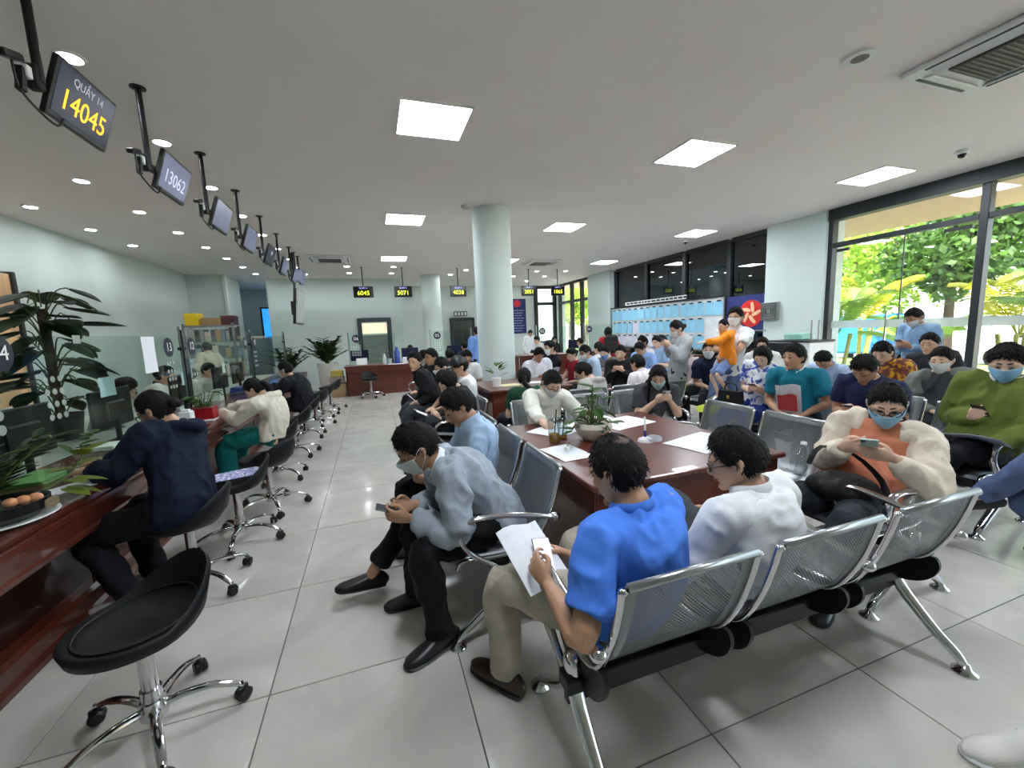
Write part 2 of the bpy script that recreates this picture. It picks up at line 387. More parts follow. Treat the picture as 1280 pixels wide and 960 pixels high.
for x in (3.42, 3.83): MB().box((x, 16.98, 1.0), (.4, .04, 2.0), bev=.004).build('door_leaf', mat('dark_glazed_door', '2b3431', .2, 0, .1), d3)
MB().box((3.62, 16.93, 1.0), (.02, .03, .3)).build('door_handle', m_steel, d3)
# blue-lit windows of the back room
m_blue = mat('blue_backlight', '2f8fe0', .3, 0, .15, 3, emit=.9)
for n, (x, w_, z0, z1) in enumerate(((-3.72, .42, 1.6, 2.72), (-3.22, .36, 1.3, 2.66))):
    r = bpy.data.objects.new('window_%d' % (4+n), None); COL.objects.link(r); struct(r)
    MB().box((x, 17.98, (z0+z1)/2), (w_, .03, z1-z0)).build('pane', m_blue, r)
    for sx in (-1, 1): MB().box((x+sx*w_/2, 17.96, (z0+z1)/2), (.06, .06, z1-z0+.06)).build('frame_bar', m_dframe, r)
    MB().box((x, 17.96, z1), (w_, .06, .06)).build('frame_bar', m_dframe, r)
# warm wooden panel at left wall
t = thing('wooden_cabinet', 'warm pale wood cabinet side at the left edge behind the glass', 'cabinet', (-4.62, 6.95, 0))
MB().box((0, -.4, 1.25), (.3, 1.6, 2.5), bev=.01).build('body', mat('warm_wood', 'e0b68a', .5, 0, .15, 6, stretch=(1, 1, .15)), t)
MB().box((.02, .42, 1.25), (.34, .05, 2.56), bev=.008).build('side_trim', m_frame, t)
# ------------------------------------------------------------------ ceiling fittings
pl = thing('ceiling_panel_light', 'square bright ceiling panel light', 'ceiling light', (0, 0, CEIL))
MB().box((0, .305, -.006), (.63, .02, .014)).box((0, -.305, -.006), (.63, .02, .014)).box((.305, 0, -.006), (.02, .59, .014)).box((-.305, 0, -.006), (.02, .59, .014)).build('frame', m_white, pl)
MB().box((0, 0, -.005), (.59, .59, .008)).build('diffuser', m_panel, pl)
PL = []
for r, y in enumerate((3.93, 7.22, 10.85)):
    for c, x in enumerate((.67, 3.6, 6.7)): PL.append((x, y, r, c))
rown = ('nearest row', 'middle row', 'far row'); coln = ('left', 'centre', 'right, window side')
for k, (x, y, r, c) in enumerate(PL+[(.67, .65, 3, 0), (3.6, .65, 3, 1)]):
    o = pl if k == 0 else copy_tree(pl); o.location = (x, y, CEIL); o['group'] = 'square ceiling panel lights'
    o['label'] = 'square white ceiling panel light, %s, %s' % (rown[r], coln[c]) if r < 3 else 'square ceiling panel light overhead out of view, %s' % coln[c]
dl = thing('downlight', 'small round recessed downlight glowing in the white ceiling', 'downlight', (0, 0, CEIL), group='round recessed downlights')
MB().lathe([(.085, 0), (.085, -.008), (.066, -.010), (.064, -.002)], 24).build('trim_ring', m_white, dl, True)
MB().lathe([(.063, -.006), (.0001, -.006)], 24).build('lamp_lens', m_down, dl)
DL = [(-1.74, 3.7+1.25*i) for i in range(9)]+[(-3.02, 3.77+1.24*i) for i in range(9)]+[(-4.2, 5+1.24*i) for i in range(5)]
DL += [(-.5, 12.15), (-.5, 13.4), (.72, 12.15), (.72, 13.4), (2.9, 12.6), (2.6, 13.6), (2.3, 14.6), (2.35, 15.6), (3.6, 12.4), (5.3, 12.7), (6.3, 12.6), (4.9, 13.9), (6.1, 13.9), (4.6, 15.2), (5.9, 15.2), (5.4, 16.3), (-3.2, 16)]
FARL = ('left of the leftmost yellow display, nearer one', 'left of the leftmost yellow display, farther one', 'between the two leftmost yellow displays, nearer one', 'between the two leftmost yellow displays, farther one', 'just right of the far column, front one', 'just right of the far column, second one', 'just right of the far column, third one', 'just right of the far column, rearmost one', 'hidden beside the thick column', 'between the two rightmost yellow displays, nearer one', 'right of the rightmost yellow display', 'between the two rightmost yellow displays, farther one', 'behind the rightmost yellow display', 'third row from the corner glazing, left one', 'third row from the corner glazing, right one', 'farthest by the corner glazing', 'in the back room left of the far wall')
for k, (x, y) in enumerate(DL):
    o = dl if k == 0 else copy_tree(dl); o.location = (x, y, CEIL)
    od = ('first', 'second', 'third', 'fourth', 'fifth', 'sixth', 'seventh', 'eighth', 'ninth')
    if k < 9: o['label'] = 'round recessed downlight above the counter displays, %s from the front' % od[k]
    elif k < 18: o['label'] = 'round recessed downlight in the row left of the displays, %s from the front' % od[k-9]
    elif k < 23: o['label'] = 'round recessed downlight in the row along the left wall, %s from the front' % od[k-18]
    else: o['label'] = 'small round downlight near the far wall, %s' % FARL[k-23]; o['group'] = 'downlights near the far wall'
def cassette(loc, label, rz=0):
    t = thing('air_conditioner', label, 'air conditioner', loc, rz)
    MB().box((0, 0, -.02), (.92, .92, .04), bev=.015).build('fascia', m_white, t)
    g = MB().box((0, 0, -.045), (.5, .5, .02)).build('grille', mat('grille_dark', '4a4541', .6), t)
    for k in range(14): MB().box((0, -.22+k*.034, -.058), (.48, .012, .008)).build('grille_slat', mat('grille_slat', '6a645e', .5), g)
    for k in range(4):
        a = k*PI/2; R = rotz(a)
        MB().box(R @ V(0, .355, -.046), (.6, .09, .014), R=R @ rotx(.35), bev=.005).build('louvre', m_white, t)
        MB().box(R @ V(0, .41, -.041), (.62, .022, .006), R=R).build('air_slot', m_black, t)
cassette((4.6, 1.86, CEIL), 'large white cassette air conditioner in the ceiling, top right corner')
cassette((-.82, 11.0, CEIL), 'white cassette air conditioner near the hanging screens, left of 6045')
cassette((4.72, 11.0, CEIL), 'white cassette air conditioner above the hanging screen 2051')
t = thing('ceiling_speaker', 'round grey flush speaker in the ceiling beside the air conditioner', 'speaker', (3.57, 2.25, CEIL))
MB().lathe([(.1, 0), (.1, -.012), (.085, -.014)], 28).build('rim', m_white, t, True); MB().lathe([(.084, -.013), (.0001, -.016)], 28).build('mesh', mat('speaker_mesh', '6e6a66', .7), t)
for lab, x, y in (('small dome camera on the ceiling near the glass doors', 6.78, 3.09), ('small dome camera on the ceiling above the notice board', 7.0, 7.85)):
    t = thing('dome_camera', lab, 'camera', (x, y, CEIL))
    MB().lathe([(.06, 0), (.062, -.03), (.05, -.045)], 24).build('housing', m_white, t, True); MB().ell((0, 0, -.045), (.042, .042, .045)).build('dome', mat('dome_dark', '201c1a', .1), t, True)
t = thing('smoke_detector', 'round white smoke detector on the ceiling beside the middle column', 'smoke detector', (1.5, 6.3, CEIL))
MB().lathe([(.075, 0), (.078, -.03), (.05, -.055), (.02, -.06)], 24).build('body', mat('detector_white', 'c9c9c5', .5), t, True)
t = thing('smoke_detector', 'small round grey detector on the ceiling right of the middle column', 'smoke detector', (3.25, 9.6, CEIL))
MB().lathe([(.075, 0), (.075, -.03), (.04, -.05)], 24).build('body', MATS['detector_white'], t, True)
# ------------------------------------------------------------------ people
BAKE = []
def bake_add(name, mb, m, parent, vox, sm=4, fold=0, fs=9):
    me = mb.mesh(name, m); o = bpy.data.objects.new(name, me); COL.objects.link(o); o.parent = parent
    r = o.modifiers.new('r', 'REMESH'); r.mode = 'VOXEL'; r.voxel_size = vox; r.use_smooth_shade = True
    if sm:
        k = o.modifiers.new('s', 'SMOOTH'); k.factor = .5; k.iterations = sm
    BAKE.append((o, m, fold, fs)); return o
def bake_all():
    dg = bpy.context.evaluated_depsgraph_get(); out = []
    for o, m, fold, fs in BAKE: out.append(bpy.data.meshes.new_from_object(o.evaluated_get(dg)))
    for (o, m, fold, fs), me in zip(BAKE, out):
        old = o.data; nm = old.name; o.modifiers.clear(); o.data = me; bpy.data.meshes.remove(old); me.name = nm
        me.materials.clear(); me.materials.append(m)
        n = len(me.vertices)
        if fold and n:
            co = np.empty(n*3); me.vertices.foreach_get('co', co); co = co.reshape(-1, 3); no = np.empty(n*3); me.vertex_normals.foreach_get('vector', no); no = no.reshape(-1, 3)
            sd = (sum(map(ord, o.name)) % 97)*1.37; d = np.array([(.32-abs(mnoise.noise((x*fs+sd+.6*z, y*fs, z*fs*.6))))*1.5 + .45*(.3-abs(mnoise.noise((x*fs*2.2, y*fs*2.2+sd, z*fs*1.5+x*4)))) for x, y, z in co])
            co = co+no*(np.clip(d, -.3, 1)*fold*1.8)[:, None]; me.vertices.foreach_set('co', co.reshape(-1))
        me.polygons.foreach_set('use_smooth', [True]*len(me.polygons)); me.update()
SKIN = ['c39a7e', 'c69c80', 'b58a6c', 'd6b097', 'c09478']
def headpt(az, el, ex=0.):
    x = math.sin(az)*math.cos(el); y = math.cos(az)*math.cos(el); z = math.sin(el)
    X, Y, Z = .074*x, .093*y, .114*z
    if z < 0:
        q = -z; X *= 1-.34*q**1.5; Y *= (1-.5*q) if y < 0 else (1-.08*q); Y += .03*q**1.6
    elif y > 0: Y *= 1-.06*z
    p = V(X, Y, Z); n = np.linalg.norm(p); return p*(1+ex/n)
def head_mb(mb, T, fem):
    N, K = 26, 17; vs = []; fs = []
    for i in range(K):
        el = -PI/2+PI*i/(K-1); el = max(-1.56, min(1.56, el))
        for k in range(N): vs.append(T(headpt(2*PI*k/N, el)))
    for i in range(K-1):
        for k in range(N): fs.append((i*N+k, i*N+(k+1) % N, (i+1)*N+(k+1) % N, (i+1)*N+k))
    fs.append(tuple(range(N-1, -1, -1))); fs.append(tuple(range((K-1)*N, K*N)))
    mb.add(vs, fs)
    mb.loft([T(V(0, .088, .012)), T(V(0, .1, -.012)), T(V(0, .107, -.03)), T(V(0, .092, -.042))], [.008, .0095, .0125, .008], 8)
    for sg in (-1, 1):
        mb.loft([T(V(sg*.071, -.012, .022)), T(V(sg*.079, -.018, .004)), T(V(sg*.073, -.008, -.026))], [(.009, .014), (.0095, .019), (.008, .010)], 8)
        mb.loft([T(V(sg*.012, .087, .022)), T(V(sg*.035, .08, .026)), T(V(sg*.058, .055, .018))], [.009, .010, .008], 8)
        mb.ell(T(V(sg*.016, .096, -.036)), (.009, .008, .007), N=8, K=6)
    mb.ell(T(V(0, .083, -.062)), (.022, .016, .012), N=10, K=7); mb.ell(T(V(0, .072, -.098)), (.024, .022, .016), N=10, K=7)
def hair_mb(T, style, vol=.018, rnd=None, front=36):
    mb = MB(); N, K = 48, 12; vs = []; fs = []; rnd = rnd or random
    ph = rnd.uniform(0, 9)
    def lim(a):
        a = abs(math.degrees(a)); lo = {'short': -36, 'bob': -62}.get(style, -40)
        P = [(0, front), (32, front-3), (50, front-12), (62, 12), (74, 4 if style != 'bob' else -50), (92, 2 if style != 'bob' else -60), (104, -14 if style != 'bob' else -62), (128, lo+6), (180, lo)]
        for (x0, y0), (x1, y1) in zip(P[:-1], P[1:]):
            if a <= x1: return math.radians(y0+(y1-y0)*(a-x0)/(x1-x0))
    for k in range(N):
        az = -PI+2*PI*k/N; l = lim(az)+.05*math.sin(az*7+ph)
        for i in range(K):
            t = i/(K-1); el = l+(PI/2-.03-l)*t
            e = (.006+vol*min(1, t*3.2)**.8)+.003*math.sin(az*11+ph+6*t)+.003*math.sin(az*23+t*9+ph)+.004*mnoise.noise((az*3+ph, el*4, ph))
            e *= 1-.45*min(1, abs(math.sin(az)))*(1-t)
            if i == 0: e = .004
            vs.append(T(headpt(az, el, e)))
    for k in range(N):
        j = (k+1) % N
        for i in range(K-1): fs.append((k*K+i, j*K+i, j*K+i+1, k*K+i+1))
    vs.append(T(V(0, 0, .118+vol))); top = len(vs)-1; vs.append(T(V(0, -.005, .0))); bot = len(vs)-1
    for k in range(N):
        j = (k+1) % N; fs.append((k*K+K-1, j*K+K-1, top)); fs.append((j*K, k*K, bot))
    mb.add(vs, fs)
    vs = []; fs = []
    for q in range(420):
        az = rnd.uniform(-PI, PI); l = lim(az); el = l+(1.5-l)*rnd.random()**1.25; e = .004+vol*min(1, (el-l)*2.2)**.8*.8
        p = headpt(az, el, e); n_ = nrm(p); dn = V(-math.sin(az)*math.sin(el), -math.cos(az)*math.sin(el), math.cos(el))*-1
        fwd = V(.15*math.sin(ph), .35, -.1)
        d = nrm(dn*.9+n_*rnd.uniform(.12, .38)+fwd*(.6 if el > .6 else .1)+V(rnd.gauss(0, .25), rnd.gauss(0, .25), rnd.gauss(0, .12))); L = rnd.uniform(.016, .032)*(.75+vol*14)*(.6 if el < l+.25 and abs(az) > 1.2 else 1)
        sd = nrm(np.cross(d, n_))*rnd.uniform(.0022, .004); b = len(vs)
        m_ = p+d*L*.55+n_*.002
        vs += [T(p-sd-n_*.003), T(p+sd-n_*.003), T(p+n_*.004), T(m_-sd*.7), T(m_+sd*.7), T(p+d*L)]
        fs += [(b, b+1, b+4, b+3), (b+2, b, b+3), (b+1, b+2, b+4), (b+3, b+4, b+5), (b+2, b+3, b+5), (b+4, b+2, b+5)]
    mb.add(vs, fs); return mb
def ik(a, b, l1, l2, pole):
    d = b-a; L = np.linalg.norm(d); mx = (l1+l2)*.995
    if L > mx: b = a+d/L*mx; d = b-a; L = mx
    u = d/L; x = (l1*l1-l2*l2+L*L)/(2*L); h = math.sqrt(max(1e-6, l1*l1-x*x)); p = np.array(pole, float); p = nrm(p-u*p.dot(u)); return a+u*x+p*h, b
def hand_mb(mb, w, dr, back, side, curl=.5, s=1., spread=1., thumb=.6):
    # w wrist, dr pointing direction, back: normal of the back of the hand
    y = nrm(dr); z = nrm(back-y*np.dot(back, y)); x = np.cross(y, z)*side   # x points to the thumb side
    def T(p): return w+(x*p[0]+y*p[1]+z*p[2])*s
    mb.loft([T(V(0, -.02, 0)), T(V(0, .02, 0)), T(V(.002, .055, .002)), T(V(0, .088, 0))], [(.024*s, .018*s), (.034*s, .016*s), (.041*s, .015*s), (.038*s, .011*s)], 12, x)
    for i, (fx, L, r) in enumerate(((.0335, .074, .0078), (.0112, .083, .0081), (-.0112, .077, .0079), (-.0325, .060, .0071))):
        p = V(fx, .084, 0); a = curl*.55; pts = [p]; d0 = (fx*.9)*spread
        for seg, k in ((.46, 1.), (.31, 1.15), (.23, .8)):
            pts.append(pts[-1]+V(d0*.35, math.cos(a), -math.sin(a))*L*seg); a += curl*k*(1+.1*i)
        mb.loft([T(q) for q in pts], [r*s*1.05, r*s, r*s*.95, r*s*.8], 8, x, 'round', 2)
    tp = [V(.026, .018, -.004), V(.046, .045, -.012-.01*thumb), V(.05-.012*thumb, .075, -.018-.02*thumb), V(.046-.03*thumb, .098, -.02-.028*thumb)]
    mb.loft([T(q) for q in tp], [.013*s, .0115*s, .0105*s, .008*s], 8, z, 'round', 2)
    return T(V(0, .08, -.03))
PEOPLE = {}
def person(key, label, pel, head, hx, seat=.43, bow=.3, turn=0, s=.96, det=1, fat=1., tw=0, arms='lap', legs=None, top=('aaaaaa', 'long', 'shirt'), pants='16171b', shoes='141414', hair='short', haircol='0e0c0c', mask=None, glasses=False, skin=1, item=None, hood=False, collar=None, sock=None, front=36, pantw=1., roll=0, vol=.018, sleevecol=None, stand=False, tmat=None, pmat=None, fold=None, barefoot=False, knees=None, inner=None, shorts=False):
    a = math.radians(hx); root = thing('person', label, 'person', (pel[0], pel[1], 0), a, 'people in the hall')
    Rw = rotz(a); org = V(pel[0], pel[1], 0)
    hc = Rw.T @ (np.array(head, float)-org)
    vox = {2: .005, 1: .0095, 0: .014}[det]; vc = {2: .0085, 1: .011, 0: .016}[det]
    rnd = random.Random(key)
    zh = (.86*s if stand else seat+.088*s); p0 = V(0, 0, zh)
    Rh = rotz(turn) @ rotx(-bow) @ roty(roll)
    def T(p): return hc+Rh @ (np.array(p)*s)
    lean = math.atan2(hc[1], max(.2, hc[2]-zh))
    na = lean*.6+bow*.35; dn = V(0, math.sin(na), math.cos(na))
    p4 = T(V(0, -.02, -.072)); p3 = p4-dn*.05*s+V(0, -.014, 0)
    d = p3-p0; L = np.linalg.norm(d); want = .47*s; bul = math.sqrt(max(0, (want/2)**2-(L/2)**2)) if L < want else 0; bul = min(.05, bul*.5)+.008
    bd = nrm(np.cross(V(1, 0, 0), nrm(d)))  # backwards-ish
    if bd[1] > 0: bd = -bd
    p1 = p0+d*.36+bd*bul; p2 = p0+d*.70+bd*bul*1.05
    u = nrm(p3-p2*.6-p1*.4); rt = rotz(tw) @ V(1, 0, 0); rt = nrm(rt-u*rt.dot(u)); fw_ = np.cross(u, rt)
    Rt = np.stack([rt, fw_, u], 1)
    f = fat; B = MB()
    # ---- skin body
    B.loft([p0-V(0, 0, .07*s), p0, p1, p2, p3-u*.05*s, p3, p3+dn*.03*s, p4, T(V(0, -.012, -.03))], [(.14*s, .1*s), (.15*s*f, .105*s*f), (.13*s*f, .095*s*f), (.14*s*f, .1*s*f), (.125*s, .075*s), (.085*s, .06*s), (.055*s, .055*s), (.05*s, .052*s), (.048*s, .052*s)], 16, rt, 'round', 3)
    head_mb(B, T, False)
    # ---- arms
    sh = [p3+Rt @ V(sg*.165*s*(.5+.5*f), .0, -.045*s) for sg in (-1, 1)]
    wr = []; hd_dir = []; backs = []; curl = [.5, .5]; thumb = .6
    if isinstance(arms, str):
        lapz = zh+.085*s
        if arms in ('phone', 'phonehigh'):
            c = p3+V(0, .27*s, -(.25 if arms == 'phone' else .10)*s); c[2] = max(c[2], lapz+.07); c[0] = c[0]*.6+hc[0]*.4
            wr = [c+V(sg*.075*s, -.075*s, -.035*s) for sg in (-1, 1)]; hd_dir = [V(-sg*.45, .75, .45) for sg in (-1, 1)]; backs = [V(sg*.75, .35, -.55) for sg in (-1, 1)]; curl = [.75, .75]
        elif arms == 'phone1':
            c = p3+V(.03*s, .27*s, -.22*s); c[2] = max(c[2], lapz+.08)
            wr = [V(-.1*s, .24*s, lapz+.01), c+V(.06*s, -.07*s, -.03*s)]; hd_dir = [V(.5, .8, -.1), V(-.35, .8, .4)]; backs = [V(-.3, 0, 1), V(.75, .3, -.5)]; curl = [.4, .75]
        elif arms == 'lap':
            wr = [V(sg*.1*s, .25*s, lapz+.0) for sg in (-1, 1)]; hd_dir = [V(-sg*.6, .75, -.05) for sg in (-1, 1)]; backs = [V(sg*.25, .1, 1) for sg in (-1, 1)]; curl = [.5, .5]
        elif arms == 'write':
            wr = [V(-.17*s, .33*s, .795), V(.13*s, .36*s, .80)]; hd_dir = [V(.5, .85, -.05), V(-.35, .9, -.15)]; backs = [V(0, .05, 1), V(.55, 0, .8)]; curl = [.2, .95]
        elif arms == 'side':
            wr = [sh[i]+V((-1, 1)[i]*.07*s, .04*s, -.50*s) for i in (0, 1)]; hd_dir = [V(0, .15, -1)]*2; backs = [V(-1, 0, 0), V(1, 0, 0)]; curl = [.45, .45]
    else:
        wr = [V(*arms[0][:3]), V(*arms[1][:3])]; hd_dir = [V(*arms[0][3:6]), V(*arms[1][3:6])]; backs = [V(*arms[0][6:9]), V(*arms[1][6:9])]; curl = [arms[0][9] if len(arms[0]) > 9 else .6, arms[1][9] if len(arms[1]) > 9 else .6]
    el = []; tips = []
    for i, sg in enumerate((-1, 1)):
        e, w = ik(sh[i], wr[i], .275*s, .245*s, (sg*.55, -.5, -.75)); el.append(e); wr[i] = w
        rf = nrm(np.cross(e-sh[i], w-e)+V(1e-4, 0, 0))
        B.loft([p3+Rt @ V(sg*.07*s, 0, -.05*s), sh[i], sh[i]*.5+e*.5, e, e*.5+w*.5, w], [.058*s, .055*s, .046*s*(.6+.4*f), .04*s, .037*s, (.026*s, .022*s)], 12, rf, 'round', 3)
        tips.append(hand_mb(B, w+nrm(hd_dir[i])*.015*s, hd_dir[i], backs[i], -sg, curl[i], s*.97))
    # ---- legs
    hip = [p0+V(sg*.088*s, 0, -.005) for sg in (-1, 1)]
    if legs is None: legs = 'stand' if stand else 'sit'
    if legs == 'sit': ank = [V(-.12*s, .40*s, .085*s), V(.12*s, .42*s, .085*s)]; toe = [V(-.2, 1, 0), V(.2, 1, 0)]
    elif legs == 'stretch': ank = [V(-.12*s, .58*s, .085*s), V(.1*s, .48*s, .085*s)]; toe = [V(-.2, 1, .1), V(.2, 1, 0)]
    elif legs == 'tuck': ank = [V(-.1*s, .2*s, .085*s), V(.1*s, .22*s, .085*s)]; toe = [V(-.2, 1, -.25), V(.2, 1, -.25)]
    elif legs == 'cross': ank = [V(.18*s, .62*s, .30*s), V(.05*s, .40*s, .085*s)]; toe = [V(.35, .85, -.25), V(.2, 1, 0)]
    elif legs == 'stand': ank = [V(-.1*s, 0, .08*s), V(.1*s, .05*s, .08*s)]; toe = [V(-.2, 1, 0), V(.2, 1, 0)]
    else: ank = [V(*legs[0][:3]), V(*legs[1][:3])]; toe = [V(*legs[0][3:6]), V(*legs[1][3:6])]
    kn = []; P = MB(); SH = []
    for i, sg in enumerate((-1, 1)):
        kp = knees[i] if knees else ((sg*.15, 1, .75) if not stand else (sg*.05, 1, 0))
        k, an = ik(hip[i], ank[i], .42*s, .40*s, kp); kn.append(k); ank[i] = an
        rf = V(1, 0, 0)
        B.loft([hip[i], hip[i]*.5+k*.5, k, k*.55+an*.45, an, an-V(0, 0, .03*s)], [.07*s, .06*s, .046*s, .042*s, .034*s, .032*s], 12, rf, 'round', 3)
        ty = nrm(toe[i]); tx = nrm(np.cross(ty, V(0, 0, 1))); tz = np.cross(tx, ty)
        SM = MB(); SM.loft([(0, -.078, .034), (0, -.04, .046), (0, .03, .04), (0, .1, .03), (0, .165, .022), (0, .185, .02)], [(.026, .032), (.034, .05), (.039, .043), (.045, .032), (.038, .022), (.02, .016)], 14, (1, 0, 0), 'round', 3)
        SM.v = [(x, y, max(z, 0.)) for x, y, z in SM.v]
        base = an-tz*.083*s; Rs = np.stack([tx, ty, tz], 1)
        SM.xf(Rs*s, base); SH.append((SM, Rs, base))
        if barefoot: B.v += []
        wf = pantw; ae = an+(k-an)*(-.035 if not sock else .16)
        if shorts:
            P.loft([hip[i]+V(-sg*.02, -.02, .01), hip[i]*.55+k*.45, hip[i]*.15+k*.85], [(.1*s, .1*s), (.092*s, .092*s), (.09*s, .09*s)], 14, rf, 'flat', 3)
        else: P.loft([hip[i]+V(-sg*.02, -.02, .01), hip[i]*.55+k*.45, k, k*.5+an*.5, ae], [(.1*s*f, .1*s*f), (.088*s*f, .086*s*f), (.068*s*wf, .07*s*wf), (.064*s*wf, .066*s*wf), (.058*s*wf**1.5, .06*s*wf**1.5)], 14, rf, 'flat', 3)
    pu = p0+d*.22+bd*bul*.6
    P.loft([p0-V(0, .0, .06*s), p0-V(0, 0, .01), p0*.5+pu*.5, pu], [(.15*s*f, .11*s*f), (.172*s*f, .128*s*f), (.158*s*f, .118*s*f), (.145*s*f, .108*s*f)], 16, (1, 0, 0), 'round', 3)
    bake_add('body', B, mat('skin_%d' % skin, SKIN[skin], .5, 0, .06, 14, bump=.04, bscale=150), root, vox, 1)
    fo = (fold if fold is not None else {2: .013, 1: .013, 0: .01}[det])
    bake_add('trousers', P, pmat or mat('trousers_'+pants, pants, .8, 0, .12, 12, bump=.25, bscale=160, spec=.25), root, vc, 4, fo*.9, 8)
    for SM, Rs, base in SH:
        o = SM.build('shoe', mat('shoe_'+shoes, shoes, .4, 0, .1), root, True, 60)
        if det == 2:
            sm = MB().loft([(0, -.08, .008), (0, -.04, .008), (0, .03, .008), (0, .1, .008), (0, .17, .008), (0, .19, .009)], [(.03, .009), (.038, .009), (.042, .009), (.049, .009), (.041, .009), (.022, .008)], 12, (1, 0, 0), 'round', 2); sm.xf(Rs*s, base); sm.build('sole', m_black, o, True)
    # ---- top garment
    tc, sl, style = top; e = {'shirt': .014, 'polo': .012, 'tee': .012, 'jacket': .02, 'hoodie': .024, 'none': .01}[style]
    G = MB(); lo = (.13 if stand else .055 if style not in ('jacket', 'hoodie') else .075)
    hemr = (.155+e, .11+e)
    G.loft([p0-V(0, .0, lo*s)+V(0, -.0, 0), p0+V(0, -.005, .0), p1, p2, p2*.45+p3*.55, p3-u*.035*s, p3-u*.005*s, p3+dn*.02*s], [(hemr[0]*s*f, hemr[1]*s*f), ((.160+e)*s*f, (.112+e)*s*f), ((.142+e)*s*f, (.1+e)*s*f), ((.15+e)*s*(.5+.5*f), (.1+e)*s*f), ((.148+e)*s*(.5+.5*f), (.095+e)*s), ((.12+e)*s, (.075+e)*s), ((.085+e*.7)*s, (.064+e*.6)*s), ((.062+e*.5)*s, (.06+e*.5)*s)], 18, rt, 'flat', 3)
    if hood:
        G.loft([p3+Rt @ V(-.1*s, -.03*s, -.02*s), p3+Rt @ V(-.07*s, -.085*s, -.02*s), p3+Rt @ V(0, -.11*s, -.035*s), p3+Rt @ V(.07*s, -.085*s, -.02*s), p3+Rt @ V(.1*s, -.03*s, -.02*s)], [(.028*s, .035*s), (.038*s, .05*s), (.04*s, .07*s), (.038*s, .05*s), (.028*s, .035*s)], 12, u, 'round', 3)
        G.loft([p3+Rt @ V(-.1*s, -.02*s, -.01*s), p3+Rt @ V(-.06*s, .05*s, -.03*s), p3+Rt @ V(-.02*s, .085*s, -.09*s)], [.026*s, .022*s, .016*s], 10, u, 'round', 3)
        G.loft([p3+Rt @ V(.1*s, -.02*s, -.01*s), p3+Rt @ V(.06*s, .05*s, -.03*s), p3+Rt @ V(.02*s, .085*s, -.09*s)], [.026*s, .022*s, .016*s], 10, u, 'round', 3)
    SL = [MB(), MB()] if sleevecol else [G, G]
    for i, sg in enumerate((-1, 1)):
        E, w, s0 = el[i], wr[i], sh[i]; rf = nrm(np.cross(E-s0, w-E)+V(1e-4, 0, 0))
        st_ = p3+Rt @ V(sg*.075*s, 0, -.055*s)
        if sl == 'long':
            wj = w+(E-w)*.03
            SL[i].loft([st_, s0, s0*.5+E*.5, E, E*.5+w*.5, E*.12+w*.88, wj], [(.062+e)*s, (.056+e)*s, (.05+e*1.05)*s*(.6+.4*f), (.044+e*1.0)*s, (.04+e)*s, (.032+e*.8)*s, (.029+e*.45)*s], 14, rf, 'flat', 3)
        elif sl == 'short':
            SL[i].loft([st_, s0, s0*.55+E*.45, s0*.28+E*.72], [(.062+e)*s, (.056+e)*s, (.054+e*1.2)*s, (.054+e*1.3)*s], 14, rf, 'flat', 3)
        elif sl == 'roll':
            SL[i].loft([st_, s0, s0*.5+E*.5, E, E*.7+w*.3], [(.062+e)*s, (.056+e)*s, (.05+e*1.1)*s, (.046+e)*s, (.044+e)*s], 14, rf, 'flat', 3)
    tm = tmat or mat('cloth_'+tc, tc, .8, 0, .06, 10, bump=.1, bscale=140, spec=.3)
    gn = {'shirt': 'shirt', 'polo': 'polo_shirt', 'tee': 't_shirt', 'jacket': 'jacket', 'hoodie': 'hoodie', 'none': 'shirt'}[style]
    gob = bake_add(gn, G, tm, root, vc, 4, fo, 8)
    if sleevecol:
        for q in SL: bake_add('sleeve', q, mat('cloth_'+sleevecol, sleevecol, .8, 0, .06, 10, bump=.25, bscale=140), root, vc, 4, fo, 9)
    # collar
    cc = collar if collar else (tc if style in ('shirt', 'polo') else None)
    if cc and det >= 0 and style in ('shirt', 'polo', 'jacket'):
        pts = []
        for k in range(13):
            th = math.radians(-90-158+k*(316/12)); r0 = .066+e*.45
            q = p3+dn*(.012*s)+Rt @ V(r0*s*math.cos(th), r0*s*math.sin(th)*.98+.004, (.012-.035*max(0, math.sin(th)))*s); pts.append(q)
        MB().loft(pts, [(.021*s, .006*s)], 8, u, 'round', 2).build('collar', mat('cloth_'+cc, cc, .8, 0, .06, 10, bump=.1, bscale=140, spec=.3), root, True, 70)
    # ---- hair
    hm = mat('hair_'+haircol, haircol, .62, 0, .35, 40, bump=.6, bscale=160, stretch=(2, 2, .5), spec=.22)
    if hair == 'cap':
        hb = hair_mb(T, 'short', .02, rnd, 20); hb.build('hair', hm, root, True, 80)
        c = MB(); vs = []; fs = []; N, K = 32, 8
        for k in range(N):
            for i in range(K): vs.append(T(headpt(2*PI*k/N, math.radians(18+71*i/(K-1)), .024+.006*(i/K))))
        for k in range(N):
            for i in range(K-1): fs.append((k*K+i, ((k+1) % N)*K+i, ((k+1) % N)*K+i+1, k*K+i+1))
        c.add(vs, fs); c.grid([[T(V(x*.075, .075+.07*j/4*(1-.25*x*x), .055-.012*j/4-.012*x*x)) for j in range(5)] for x in np.linspace(-1, 1, 9)], .004); c.build('cap', m_black, root, True, 70)
    else:
        hb = hair_mb(T, hair, vol, rnd, front)
        if hair in ('bun',): hb.ell(T(V(0, -.118, .0)), (.034*s, .034*s, .034*s)); hb.ell(T(V(.01, -.127, -.014)), (.026*s, .026*s, .024*s))
        if hair in ('pony', 'long'):
            bk = p3+Rt @ V(0, -.105*s, -.02*s)
